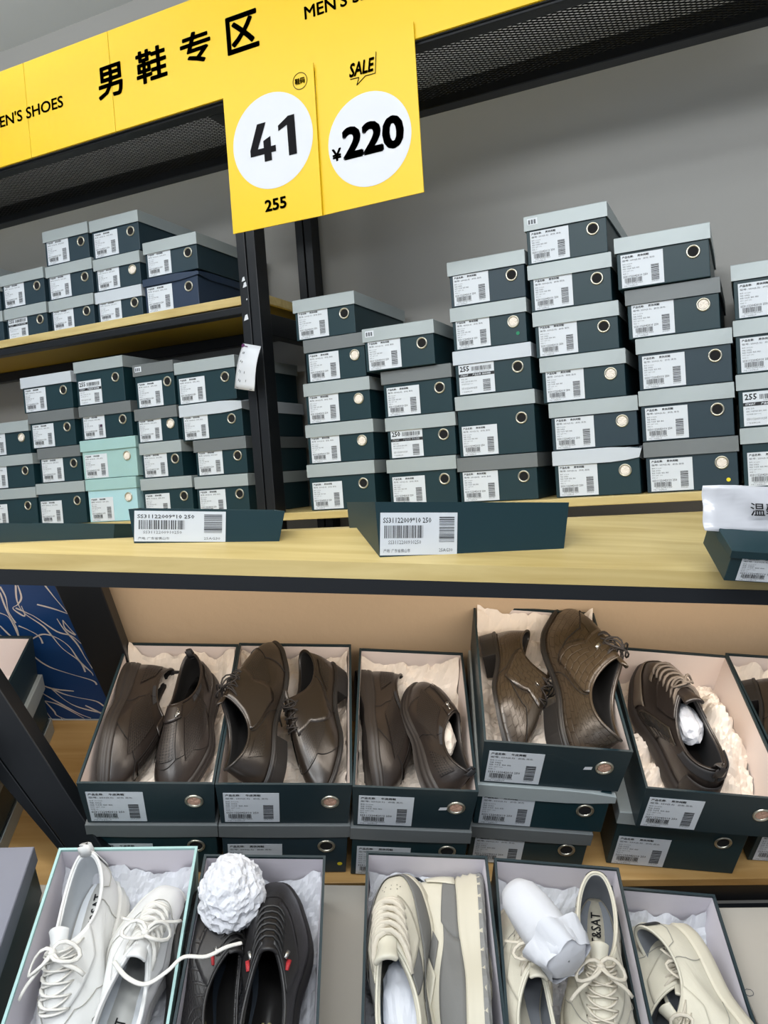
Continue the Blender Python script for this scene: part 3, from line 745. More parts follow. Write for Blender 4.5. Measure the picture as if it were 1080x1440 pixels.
# ------------------------------------------------------------------ trays and notice on the top board
def board_box(pl_, pr_, H, d, label, cmat='green', labx=0, labw=.11, labh=.05, yaw=0):
    a = board_pt(*pl_); b = board_pt(*pr_); w = (b-a).length; xv = (b-a).normalized(); yv = BN.cross(xv)
    m = frame(a+BN*.0006, xv, yv, BN)
    r = empty('long_box', m); tag(r, label, 'box', 'long boxes standing on the wide board')
    mb = MB(); t = .003
    def loop(i, z, g=0): return [(i+g, i+g*.3, z), (w-i-g, i+g*.3, z), (w-i-g, d-i-g*.3, z), (i+g, d-i-g*.3, z)]
    Ls = [loop(0, 0, .008), loop(0, H), loop(t, H), loop(t, .004, .008)]; V = sum(Ls, [])
    mb.add(V, [(i*4+j, i*4+(j+1) % 4, (i+1)*4+(j+1) % 4, (i+1)*4+j) for i in range(3) for j in range(4)]+[(3, 2, 1, 0), (12, 13, 14, 15)])
    mb.build('box_body', M[cmat], r)
    mb = MB(); y = 0
    tl = math.atan2(.0024, H)
    mb.box(0, labw, -.0004, 0, 0, labh, 0)
    put_text(mb, 'SS31122009*10 250', .004, labh*.76, labw*.62, labh*.13, -.0007, 1, .01)
    bars(mb, .006, labh*.40, labw*.5, labh*.30, -.0006, 1, 36, 6); put_text(mb, 'SS3112200910250', .012, labh*.26, labw*.42, labh*.09, -.0007, 2)
    put_text(mb, '产地: 广东省佛山市', .005, labh*.06, labw*.34, labh*.09, -.0007, 2); bars(mb, labw*.76, labh*.3, labw*.2, labh*.6, -.0006, 1, 22, 8, True)
    put_text(mb, '25AG30', labw*.76, labh*.07, labw*.18, labh*.08, -.0007, 2)
    lo = mb.build('label', [M['paper'], M['ink'], M['inkgrey']], r); lo.location = (.008+labx, .0021, .003); lo.rotation_euler = (tl, 0, 0)
    return r
board_box((-22, 764), (160, 757), .040, .10, 'long dark green box at the left end of the wide board', labx=-.009, labw=.016)
board_box((180, 765), (400, 762), .048, .17, 'dark green box with wide white barcode label on the board', labw=.125, labh=.043)
board_box((527, 785), (800, 772), .078, .17, 'long dark green box at the middle of the wide board', labx=0, labw=.115, labh=.06)

# right-hand box and notice sheet
Cw = at_d(1015, 819, 1.10); hC = (MLi @ Cw).z; c0 = MLi @ Cw; k0 = L(957, 712, hC)
yv = (k0-c0); yv.z = 0; print('right box depth', yv.length); yv.normalize(); yv = (yv+Vector((0, 1, 0))*.08).normalized(); xv = Vector((yv.y, -yv.x, 0))
Wb = .2
HR = .052
closed = closed_box(Wb, HR, .10, ML @ frame(c0+xv*Wb/2, xv, yv, Vector((0, 0, 1))), 'dark green box with barcode label at the right end of the board', 'long boxes standing on the wide board', lab='casual', lmat='green', lidh=.012, lx=.03, labscale=1)
bpy.context.view_layer.update(); o_ = closed.matrix_world @ Vector((-Wb/2-.022, .045, HR+.001)); zz = (RC.inverted() @ (o_-EYE)).z*-1; print('notice depth', zz)
nt = empty('notice_sheet', Matrix.Translation(o_)); tag(nt, 'glossy white notice sheet reading 温馨 standing at the right end of the board', 'notice')
ctr = o_.copy(); xr = EX.copy()
V = []; F = []; n = 10; wN = .22*zz/1.2; hN = 62*zz/1150*1.04; upv = Vector((0, .25, 1)).normalized()
for i in range(n+1):
    for j in range(n+1):
        u, v = j/n, i/n; V.append(o_+xr*wN*u+upv*hN*v+xr.cross(upv)*(-.006*math.sin(u*6+v*3)-.003*math.sin(v*9+u*14))-ctr)
F = [(i*(n+1)+j, i*(n+1)+j+1, (i+1)*(n+1)+j+1, (i+1)*(n+1)+j) for i in range(n) for j in range(n)]
gl = mat('glossy_sheet', (206, 208, 214), .18, coat=.5, bump=.3, bscale=14)
o = MB().add(V, F, 0, True).build('sheet', gl, nt); so = o.modifiers.new('thick', 'SOLIDIFY'); so.thickness = .0008
mb = MB(); ks = zz/1150; put_text(mb, '温馨提示', 0, 0, 88*ks, 19*ks, 0, 0, .012, 2)
t_ = mb.build('lettering', M['ink'], nt); nn = xr.cross(upv)
t_.matrix_local = frame(o_+xr*(62*ks)+upv*(20*ks)+nn*.010-ctr if nn.y < 0 else o_+xr*(62*ks)+upv*(20*ks)-nn*.010-ctr, xr, -nn if nn.y < 0 else nn, upv)
# ------------------------------------------------------------------ shoes
def uvmat(name, c, kind, rough=.38, c2=None, spec=.5, coat=0, scale=1):
    m = mat(name, c, rough, var=.12, vscale=14, bump=0, spec=spec, coat=coat); t = NT(m); b = t.n['Principled BSDF']
    uv = t.new('ShaderNodeUVMap'); 
    if kind == 'perf':
        mp = t.new('ShaderNodeMapping'); mp.inputs['Scale'].default_value = (1/.0042/scale, 1/.0042/scale, 1); t.link(uv.outputs[0], mp.inputs[0])
        fr_ = t.new('ShaderNodeVectorMath', operation='FRACTION'); t.link(mp.outputs[0], fr_.inputs[0])
        sb = t.new('ShaderNodeVectorMath', operation='SUBTRACT'); sb.inputs[1].default_value = (.5, .5, 0); t.link(fr_.outputs[0], sb.inputs[0])
        ln = t.new('ShaderNodeVectorMath', operation='LENGTH'); t.link(sb.outputs[0], ln.inputs[0])
        cr = t.new('ShaderNodeMapRange'); cr.inputs[1].default_value = .27; cr.inputs[2].default_value = .34; t.link(ln.outputs['Value'], cr.inputs[0])
        old = b.inputs['Base Color'].links[0].from_socket
        mx = t.new('ShaderNodeMix', data_type='RGBA'); mx.inputs[6].default_value = (.004, .004, .004, 1); t.link(old, mx.inputs[7]); t.link(cr.outputs[0], mx.inputs[0]); t.link(mx.outputs[2], b.inputs['Base Color'])
        bp = t.new('ShaderNodeBump'); bp.inputs['Strength'].default_value = .8; bp.inputs['Distance'].default_value = .001; t.link(cr.outputs[0], bp.inputs['Height']); t.link(bp.outputs[0], b.inputs['Normal'])
    elif kind == 'croc':
        nz = t.new('ShaderNodeTexNoise'); nz.inputs['Scale'].default_value = 60; t.link(uv.outputs[0], nz.inputs['Vector'])
        md = t.new('ShaderNodeVectorMath', operation='MULTIPLY_ADD'); md.inputs[1].default_value = (.006, .006, 0); t.link(nz.outputs[1], md.inputs[0]); t.link(uv.outputs[0], md.inputs[2])
        br = t.new('ShaderNodeTexBrick'); br.inputs['Scale'].default_value = 1; br.inputs['Mortar Size'].default_value = .0011; br.inputs['Mortar Smooth'].default_value = .6
        br.inputs['Brick Width'].default_value = .017; br.inputs['Row Height'].default_value = .0105; t.link(md.outputs[0], br.inputs[0])
        iv = t.new('ShaderNodeMath', operation='SUBTRACT'); iv.inputs[0].default_value = 1; t.link(br.outputs['Fac'], iv.inputs[1])
        bp = t.new('ShaderNodeBump'); bp.inputs['Strength'].default_value = 1; bp.inputs['Distance'].default_value = .0018; t.link(iv.outputs[0], bp.inputs['Height']); t.link(bp.outputs[0], b.inputs['Normal'])
    elif kind == 'grain':
        mp = t.new('ShaderNodeMapping'); mp.inputs['Scale'].default_value = (700, 700, 1); t.link(uv.outputs[0], mp.inputs[0])
        vo = t.new('ShaderNodeTexVoronoi'); vo.inputs['Scale'].default_value = 1; t.link(mp.outputs[0], vo.inputs['Vector'])
        nz = t.new('ShaderNodeTexNoise'); nz.inputs['Scale'].default_value = 45; nz.inputs['Detail'].default_value = 3; t.link(uv.outputs[0], nz.inputs['Vector'])
        ad = t.new('ShaderNodeMath', operation='MULTIPLY_ADD'); ad.inputs[1].default_value = .12; t.link(vo.outputs[0], ad.inputs[0]); t.link(nz.outputs[0], ad.inputs[2])
        bp = t.new('ShaderNodeBump'); bp.inputs['Strength'].default_value = .35; bp.inputs['Distance'].default_value = .0015; t.link(ad.outputs[0], bp.inputs['Height']); t.link(bp.outputs[0], b.inputs['Normal'])
    elif kind == 'emboss':
        mp = t.new('ShaderNodeMapping'); mp.inputs['Scale'].default_value = (75, 75, 1); mp.inputs['Rotation'].default_value = (0, 0, .78); t.link(uv.outputs[0], mp.inputs[0])
        wv = t.new('ShaderNodeTexChecker'); wv.inputs['Scale'].default_value = 1; t.link(mp.outputs[0], wv.inputs[0])
        w2 = t.new('ShaderNodeTexVoronoi', feature='DISTANCE_TO_EDGE'); w2.inputs['Scale'].default_value = 1; w2.inputs['Randomness'].default_value = 0; t.link(mp.outputs[0], w2.inputs['Vector'])
        cr = t.new('ShaderNodeMapRange'); cr.inputs[1].default_value = .05; cr.inputs[2].default_value = .16; t.link(w2.outputs[0], cr.inputs[0])
        bp = t.new('ShaderNodeBump'); bp.inputs['Strength'].default_value = .7; bp.inputs['Distance'].default_value = .001; t.link(cr.outputs[0], bp.inputs['Height']); t.link(bp.outputs[0], b.inputs['Normal'])
    return m
SM = dict(
    brown=uvmat('dark_brown_leather', (40, 34, 31), 'grain', .36, coat=.25), brown_perf=uvmat('perforated_brown_leather', (42, 36, 33), 'perf', .4, scale=1.3),
    brownsole=mat('dark_rubber_sole', (44, 40, 38), .5, var=.05),
    oxf=uvmat('polished_black_brown_leather', (38, 32, 27), 'grain', .32, coat=.3), oxf_perf=uvmat('perforated_polished_leather', (40, 34, 29), 'perf', .32, coat=.2, scale=1.1),
    croc=uvmat('crocodile_pattern_leather', (54, 45, 35), 'croc', .30, coat=.35), crocp=uvmat('ribbed_brown_leather', (46, 40, 32), 'grain', .4, coat=.2),
    blacksole=mat('black_rubber_sole', (30, 29, 29), .45, var=.05), darkin=mat('dark_shoe_lining', (26, 25, 25), .7), darkin2=mat('charcoal_insole', (44, 44, 46), .75),
    taupe=mat('taupe_trim', (104, 95, 84), .55), lacedark=mat('brown_black_lace', (34, 30, 28), .75, bump=.3, bscale=900), lacetaupe=mat('taupe_lace', (112, 102, 92), .75, bump=.3, bscale=900),
    white=uvmat('white_leather', (220, 221, 220), 'grain', .42), offwhite=uvmat('cream_white_leather', (206, 201, 184), 'grain', .45), whitesole=mat('white_rubber_sole', (208, 208, 204), .5, var=.02),
    creamsole=mat('cream_rubber_sole', (202, 196, 178), .5, var=.02), lacewhite=mat('white_lace', (220, 218, 212), .75, var=.02, bump=.3, bscale=900), lacecream=mat('cream_lace', (208, 200, 184), .75, var=.02, bump=.3, bscale=900),
    lightin=mat('white_shoe_lining', (206, 210, 214), .75, var=.02), greyin=mat('grey_shoe_lining', (120, 124, 130), .75), bluein=mat('pale_blue_insole', (150, 166, 178), .75),
    grey=uvmat('grey_suede', (118, 118, 116), 'grain', .75, spec=.2), greysole=mat('grey_tread_rubber', (128, 128, 126), .6, bump=.5, bscale=250),
    black=uvmat('soft_black_leather', (36, 35, 36), 'grain', .42, coat=.1), blackemb=uvmat('embossed_black_leather', (34, 33, 34), 'emboss', .4, coat=.1),
    navyin=mat('navy_insole', (22, 34, 46), .7), metal=mat('silver_trim', (190, 190, 186), .25, metal=.9), seam=mat('dark_seam_thread', (22, 20, 19), .8), seamgrey=mat('grey_seam_line', (160, 158, 150), .7), stripe=mat('red_white_tab', (170, 40, 46), .6),
)
def interp(knots, s):
    for (a, va), (b, vb) in zip(knots, knots[1:]):
        if s <= b: t = (s-a)/(b-a) if b > a else 0; t = max(0, min(1, t)); t = t*t*(3-2*t); return va+(vb-va)*t
    return knots[-1][1]
class Shoe:
    def __init__(s, side=1, L=.285, zb=(.028, .012, .016), a=.03, b=.50, zh=.074, zs=.054, zt=.082, wt=.026, tb=.034, wide=1.0, pointy=0, thick=None):
        s.side, s.Ln, s.zb, s.a, s.b, s.zh, s.zs, s.zt, s.wt, s.tb, s.wide, s.pointy = side, L, zb, a, b, zh, zs, zt, wt, tb, wide, pointy
        s.thick = thick
        s.base = zb[0]
    def soletop(s, q): return interp([(0, s.zb[0]), (.25, s.zb[0]*.96), (.62, s.zb[1]), (.8, s.zb[1]), (1, s.zb[2])], q)
    def out(s, phi, off=0):
        c, sn = math.cos(phi), math.sin(phi); q = .5+.5*c
        hw = interp([(0, .030), (.12, .0345), (.40, .0315), (.70, .0465), (.88, .0435-.006*s.pointy), (1, .037-.010*s.pointy)], q)*s.wide
        lat = sn*s.side
        if lat < 0: hw *= 1-.10*math.exp(-((q-.42)/.16)**2)
        e = .62
        x = math.copysign(abs(sn)**e*hw, sn) + s.side*(-.006)*(math.exp(-((q-1)/.25)**2)) + s.side*.003*math.exp(-((q-.6)/.2)**2)
        p = Vector((x, s.Ln*q, s.soletop(q)))
        if off:
            d = s.out(phi+.02)-s.out(phi-.02); n_ = Vector((-d.y, d.x, 0)); 
            ctr = Vector((0, s.Ln*min(max(q, .15), .8), p.z))
            if n_.dot(p-ctr) < 0: n_ = -n_
            p = p+n_.normalized()*off
        return p
    def top(s, phi):
        c, sn = math.cos(phi), math.sin(phi); q = .5+.5*c
        wt = s.wt*(1-.28*q**2)
        z = s.zs+(s.zt-s.zs)*max(0, c)**2.2+(s.zh-s.zs)*max(0, -c)**2.2
        return Vector((math.copysign(abs(sn)**.85*wt, sn)+s.side*.002*q, s.Ln*(s.a+(s.b-s.a)*q), s.base+z))
    def pt(s, phi, v, off=0):
        if off:
            e = .01
            du = s.pt(phi+e*2, v)-s.pt(phi-e*2, v); dv = s.pt(phi, min(1, v+e))-s.pt(phi, max(0, v-e))
            n_ = du.cross(dv)
            ctr = Vector((0, s.Ln*.5, s.base+.02)); p = s.pt(phi, v)
            ref = (p-Vector((0, max(min(p.y, s.Ln*.8), s.Ln*.12), s.base+.015)))
            if n_.dot(ref) < 0: n_ = -n_
            if n_.length > 1e-9: n_.normalize()
            return p+n_*off
        B, T = s.out(phi), s.top(phi); c = math.cos(phi); H = T.z-B.z
        k = (c+.05)/1.0; k = max(0, min(1, k)); k = k*k*(3-2*k)
        no = s.out(phi, .01)-B; no.normalize() if no.length else None
        C1a = B+no*.004+Vector((0, 0, .55*H)); C1b = B+Vector((0, 0, s.tb))-no*.004
        C2a = T+no*.003-Vector((0, 0, .35*H))
        yd = B.y-T.y
        C2b = Vector((T.x*1.1+(B.x-T.x)*.42, T.y+.42*yd, T.z-.40*(T.z-B.z-s.tb*.95)))
        C1 = C1a.lerp(C1b, k); C2 = C2a.lerp(C2b, k)
        w = 1-v
        return B*w**3+C1*3*w*w*v+C2*3*w*v*v+T*v**3
    def surf(s, name, mats, parent, off, p0, p1, va, vb, n, m, thick=.0, closed=False):
        va = va if callable(va) else (lambda f, a=va: a); vb = vb if callable(vb) else (lambda f, a=vb: a)
        cols = n if closed else n+1
        V = []
        for j in range(m+1):
            for i in range(cols):
                f = p0+(p1-p0)*i/n; v = va(f)+(vb(f)-va(f))*j/m; V.append(s.pt(f, v, off))
        F = []; 
        for j in range(m):
            for i in range(n): F.append((j*cols+i, j*cols+(i+1) % cols, (j+1)*cols+(i+1) % cols, (j+1)*cols+i))
        mb = MB().add(V, F, 0, True); me = mb.mesh(name, mats)
        us = [0]; mid = m//2
        for i in range(n): us.append(us[-1]+(V[mid*cols+(i+1) % cols]-V[mid*cols+i]).length)
        ic = cols//2 if not closed else n//4; vs_ = [0]
        for j in range(m): vs_.append(vs_[-1]+(V[(j+1)*cols+ic]-V[j*cols+ic]).length)
        uv = me.uv_layers.new(name='UVMap'); k = 0
        for j in range(m):
            for i in range(n):
                for (a, b) in ((i, j), (i+1, j), (i+1, j+1), (i, j+1)):
                    uv.data[k].uv = (us[a]-us[n//2], vs_[b]); k += 1
        o = child(name, me, parent)
        if thick:
            so = o.modifiers.new('thickness', 'SOLIDIFY'); so.thickness = abs(thick); so.offset = 1 if False else -1
            so.use_even_offset = False
        return o
    def fit_phi(s, v, x, sgn):
        best = None
        for i in range(0, 90):
            f = math.radians(i*1.0)*sgn; d = abs(abs(s.pt(f, v).x)-x)
            if best is None or d < best[0]: best = (d, f)
        return best[1]
    def sole(s, name, m, parent, rings, zbot, cap=True):
        """rings: (outward offset, t from top 0 to bottom 1)"""
        N = 72; V = []; F = []
        for off, t in rings:
            for i in range(N):
                f = 2*PI*i/N; p = s.out(f, off); q = .5+.5*math.cos(f); zt = p.z; zb_ = zbot(q); p.z = zt+(zb_-zt)*t; V.append(p)
        R = len(rings)
        for r in range(R-1):
            for i in range(N): F.append((r*N+i, r*N+(i+1) % N, (r+1)*N+(i+1) % N, (r+1)*N+i))
        # caps as strips between left and right outline points
        for base, rev in ((0, False), ((R-1)*N, True)):
            for i in range(N//2-1):
                a, b = base+i+(0 if i else 0), base+i+1; c, d = base+(N-i-1) % N, base+(N-i) % N
                f = (a, b, c) if i == 0 else (a, b, c, d)
                F.append(tuple(reversed(f)) if rev else f)
            F.append((base+N//2-1, base+N//2, base+N//2+1))
        return MB().add(V, F, 0, True).build(name, m, parent)
    def insole(s, m, parent, q1=.72, z=.003, text=None, tm=None, inset=-.006):
        V = []; F = []; n = 20
        for i in range(n+1):
            q = .02+(q1-.02)*i/n; f = math.acos(max(-1, min(1, 2*q-1))); a = s.out(f, inset); b = s.out(-f, inset); zz = s.soletop(q)+z
            for t in (0, .25, .5, .75, 1): p = a.lerp(b, t); V.append((p.x, p.y, zz+.003*(2*t-1)**2))
        for i in range(n):
            for j in range(4): F.append((i*5+j, i*5+j+1, (i+1)*5+j+1, (i+1)*5+j))
        o = MB().add(V, F, 0, True).build('insole', m, parent)
        if text:
            Vt, Ft, asp = glyphs(text, .014, 2); h = .014; w = h*asp*.9; mb = MB()
            y0 = s.Ln*.10
            mb.add([(-h/2+h*b if s_dir > 0 else h/2-h*b, y0+w*(1-a) if s_dir > 0 else y0+w*a, s.soletop(.2)+z+.0035) for a, b in Vt], Ft)
            mb.build('insole_lettering', tm or M['ink'], o)
        return o
    def tongue(s, m, parent, ext=.028, half=.30, v0=.72, lift=.003, up=.75, thick=.004):
        n, k = 8, 10; V = []
        for j in range(k+1):
            t = j/k
            for i in range(n+1):
                f = -half+2*half*i/n
                if t < .55: p = s.pt(f, v0+(1-v0)*t/.55, lift*.6 - .002)
                else:
                    e = (t-.55)/.45; p = s.pt(f, 1, lift*.6-.002)+Vector((0, -ext*e, ext*up*e*(1-.25*e)))
                    p.x *= 1+.45*e; p.z -= .004*(abs(f)/half)**2*e
                    if e > .6: p.y += .006*((abs(f)/half)**2)*(e-.6)/.4
                V.append(p)
        F = [(j*(n+1)+i, j*(n+1)+i+1, (j+1)*(n+1)+i+1, (j+1)*(n+1)+i) for j in range(k) for i in range(n)]
        o = MB().add(V, F, 0, True).build('tongue', m, parent); so = o.modifiers.new('t', 'SOLIDIFY'); so.thickness = thick; so.offset = 0
        ss = o.modifiers.new('s', 'SUBSURF'); ss.levels = ss.render_levels = 1
        return o
    def laces(s, m, parent, rows=5, v0=.60, v1=.95, x=.015, r=.0022, flat=.55, off=.005, cross=True, bow=1, eyelets=None, loop=.03, ends=.03, seed=1, hang=0):
        rg = random.Random(seed); mb = MB(); P = []
        for i in range(rows):
            v = v0+(v1-v0)*i/max(1, rows-1); a = s.fit_phi(v, x*(1+.1*i/rows), 1); b = s.fit_phi(v, x*(1+.1*i/rows), -1)
            P.append((v, a, b))
        def path(va, fa, vb, fb, lift, n=9):
            out = []
            for k in range(n):
                t = k/(n-1); out.append(s.pt(fa+(fb-fa)*t, va+(vb-va)*t, off*.25+lift*math.sin(PI*t)**.6))
            return out
        for i, (v, a, b) in enumerate(P):
            if i == 0 or not cross: mb.tube(path(v, a, v, b, off), r, 6, flat=flat, up=Vector((0, 0, 1)))
            if cross and i < rows-1:
                v2, a2, b2 = P[i+1]
                mb.tube(path(v, a, v2, b2, off), r, 6, flat=flat, up=Vector((0, 0, 1))); mb.tube(path(v, b, v2, a2, off*1.35), r, 6, flat=flat, up=Vector((0, 0, 1)))
        if bow:
            v, a, b = P[-1]; c = s.pt(0, v, off*1.6)
            mb.tube(path(v, a, v, b, off*1.4), r, 6, flat=flat, up=Vector((0, 0, 1)))
            mb.tube([c+Vector((-.004, 0, .001)), c+Vector((0, .002, .004)), c+Vector((.004, 0, .001))], r*1.5, 6)
            for sg in (1, -1):
                q = []
                for k in range(13):
                    t = k/12; an = t*2*PI
                    q.append(c+Vector((sg*(loop*(.5-.5*math.cos(an))*.95), math.sin(an)*loop*.38*sg+.012*math.sin(PI*t)*(1 if sg > 0 else .3), .003+.010*math.sin(PI*t)-.022*(.5-.5*math.cos(an))**2)))
                mb.tube(q, r, 6, flat=flat)
                q = [c+Vector((sg*(t*ends*.8), t*ends*(.9 if sg > 0 else .6)+.004*math.sin(t*5), .004-.020*t*t)) for t in [k/8 for k in range(9)]]
                mb.tube(q, r, 6, flat=flat)
        o = mb.build('laces', m, parent)
        if eyelets:
            me = MB()
            for v, a, b in P:
                for f in (a*1.04, b*1.04):
                    p = s.pt(f, v, .0016); q2 = s.pt(f, v, .004); nn = (q2-p).normalized(); me.disc(p, .0024, nn, 10)
            me.build('lace_holes', eyelets, parent)
        return o
    def line(s, mb, pts, r=.0006, off=.0012):
        out = []
        for (f0, v0), (f1, v1) in zip(pts, pts[1:]):
            for k in range(6): t = k/6; out.append(s.pt(f0+(f1-f0)*t, v0+(v1-v0)*t, off))
        out.append(s.pt(pts[-1][0], pts[-1][1], off)); mb.tube(out, r, 5)
s_dir = 1
def heel_block(S, m, parent, q1=.27, off=.003, zt=None):
    pts = []; n = 26
    f1 = math.acos(2*q1-1)
    for i in range(n+1):
        f = f1+(2*PI-2*f1)*i/n; pts.append(f)
    V = []; F = []; rings = [(off, 0), (off-.001, .5), (off-.0025, 1)]
    for o_, t in rings:
        for f in pts: p = S.out(f, o_); p.z = (S.soletop(.1)-.007)*(1-t); V.append(p)
    k = n+1
    for r in range(2):
        for i in range(k): F.append((r*k+i, r*k+(i+1) % k, (r+1)*k+(i+1) % k, (r+1)*k+i))
    F.append(tuple(range(k-1, -1, -1))); F.append(tuple(2*k+i for i in range(k)))
    o = MB().add(V, F, 0, False).build('heel', m, parent, bevel=.0008); return o
def stuffing(S, parent_or_label, y=.42, r=(.022, .05, .018), z=.03, seed=1, m='tissue2', parent=None):
    me = crumple(r, seed, 3); o = child('tissue_stuffing', me, parent); me.materials.append(M[m]); o.location = (0, S.Ln*y, S.base+z); return o
def crumple(r, seed, sub=4, amp=.22):
    bm = bmesh.new(); bmesh.ops.create_icosphere(bm, subdivisions=sub, radius=1)
    off = Vector((seed*3.7, seed*1.3, seed*5.1))
    for v in bm.verts:
        p = v.co.copy(); n1 = noise.noise(p*1.6+off); n2 = abs(noise.noise(p*3.7+off*2)); n3 = abs(noise.noise(p*8+off))
        n4 = abs(noise.noise(p*5.3-off)); k = 1+amp*(n1*.8-n2*1.2-n4*.5-n3*.18+.25); v.co = Vector((p.x*r[0]*k, p.y*r[1]*k, p.z*r[2]*k))
    me = D.meshes.new('crumple'); bm.to_mesh(me); bm.free()
    me.polygons.foreach_set('use_smooth', [False]*len(me.polygons)); return me

def base_upper(S, root, m, lin, thick=.0028):
    o = S.surf('upper', [m, lin], root, 0, 0, 2*PI, 0, 1, 72, 18, closed=True)
    so = o.modifiers.new('thickness', 'SOLIDIFY'); so.thickness = thick; so.offset = -1; so.material_offset = 1; so.material_offset_rim = 0; so.use_even_offset = False
    # decide the side: outward normals
    me = o.data; c = sum((v.co for v in me.vertices), Vector())/len(me.vertices); p = me.polygons[0]
    if p.normal.dot(p.center-Vector((0, p.center.y*.9, p.center.z))) < 0: me.flip_normals()
    rim = [S.pt(2*PI*i/60, 1, 0) for i in range(60)]
    MB().tube(rim, .0022, 8, closed=True).build('collar_rim', lin if m is None else m, root)
    return o
R_ = math.radians
def build_shoe(style, side=1, seed=1):
    global s_dir
    root = empty('shoe')
    if style == 'slipon':
        S = Shoe(side, .285, (.026, .018, .022), .02, .50, .066, .046, .072, .027, .036, 1.04)
        base_upper(S, root, SM['brown'], SM['darkin'])
        zb = lambda q: .002+max(0, q-.8)**2*.18+.004*math.exp(-((q-.42)/.10)**2)
        S.sole('sole', SM['brownsole'], root, [(-.003, -.28), (.0025, -.26), (.0042, 0), (.0030, .10), (.0046, .18), (.0046, .5), (.0034, .56), (.0048, .64), (.003, 1)], zb)
        for sg in (1, -1):
            a, b = (R_(40), R_(84)) if sg > 0 else (R_(-84), R_(-40)); S.surf('perforated_panel', SM['brown_perf'], root, .0021, a, b, .30, .80, 18, 10)
            a, b = (R_(116), R_(150)) if sg > 0 else (R_(-150), R_(-116)); S.surf('perforated_panel', SM['brown_perf'], root, .0021, a, b, .25, .80, 12, 8)
            a, b = (R_(62), R_(92)) if sg > 0 else (R_(-92), R_(-62)); S.surf('elastic_gore', SM['darkin2'], root, .0012, a, b, .86, 1.0, 8, 4)
        S.surf('perforated_vamp', SM['brown_perf'], root, .0021, R_(-20), R_(20), .45, .80, 14, 16)
        mb = MB(); S.line(mb, [(R_(-75), .02), (R_(-50), .35), (R_(-26), .42), (0, .38), (R_(26), .42), (R_(50), .35), (R_(75), .02)]); mb.build('toe_seam', SM['seam'], root)
        for sg in (1, -1):
            mb = MB(); S.line(mb, [(sg*R_(100), .03), (sg*R_(94), .4), (sg*R_(80), .75), (sg*R_(70), .98)]); mb.build('side_seam', SM['seam'], root)
            mb = MB(); S.line(mb, [(sg*R_(24), .42), (sg*R_(22), .6), (sg*R_(22), .84)]); mb.build('vamp_seam', SM['seam'], root)
        S.surf('strap', SM['brown'], root, .0024, R_(-34), R_(34), .82, .99, 14, 6, thick=.001)
        mb = MB(); c = S.pt(side*R_(20), .90, .0045)
        ring = [c+Vector((.006*math.cos(t), .0035+.005*math.sin(t), .0004)) for t in [PI*.3+k*PI*1.3/8 for k in range(9)]]
        mb.tube(ring, .0009, 6); mb.tube([c+Vector((0, .012, 0)), c+Vector((.001, .004, 0)), c+Vector((-.001, -.006, .0006)), c+Vector((.004, -.010, .0008)), c+Vector((.007, -.006, .0006))], .0010, 6)
        mb.tube([c+Vector((-.005, .004, 0)), c+Vector((.006, .003, 0))], .0009, 6); mb.build('metal_emblem', SM['metal'], root)
        S.insole(SM['darkin2'], root)
        if seed == 7: stuffing(S, None, .42, (.022, .045, .020), .030, 3, 'tissue', root)
        tb = MB(); t0 = S.pt(PI, 1, 0); tb.tube([t0+Vector((0, .002, -.012)), t0+Vector((0, -.004, -.002)), t0+Vector((0, -.003, .010)), t0+Vector((0, .003, .011)), t0+Vector((0, .004, -.004))], .0065, 6, flat=.25); tb.build('pull_tab', SM['darkin2'], root)
    elif style in ('oxford', 'croc'):
        cr = style == 'croc'
        S = Shoe(side, .30, (.034, .014, .018), .02, .46, .066, .044, .080, .026, .032, .98, pointy=.7)
        base_upper(S, root, SM['croc'] if cr else SM['oxf'], SM['darkin'])
        tz = lambda q: S.soletop(q)-.007
        S.sole('sole', SM['blacksole'], root, [(-.003, -.2), (.003, 0), (.0048, .1), (.0048, .7), (.003, 1)], tz)
        heel_block(S, SM['blacksole'], root)
        mp = SM['crocp'] if cr else SM['oxf_perf']; bm_ = SM['croc'] if cr else SM['oxf']
        mb = MB(); S.line(mb, [(R_(-66), .02), (R_(-40), .36), (0, .36), (R_(40), .36), (R_(66), .02)] if not cr else [(R_(-85), .30), (R_(-40), .50), (R_(-18), .34), (0, .26), (R_(18), .34), (R_(40), .50), (R_(85), .30)], .0008); mb.build('toe_seam', SM['seam'], root)
        if cr: S.surf('ribbed_vamp', mp, root, .0006, R_(-32), R_(32), .42, .75, 16, 12)
        else:
            for sg in (1, -1):
                a, b = (R_(22), R_(66)) if sg > 0 else (R_(-66), R_(-22)); S.surf('perforated_panel', mp, root, .0024, a, b, .38, .66, 16, 8)
                a, b = (R_(108), R_(140)) if sg > 0 else (R_(-140), R_(-108)); S.surf('perforated_panel', mp, root, .0024, a, b, .25, .75, 12, 8)
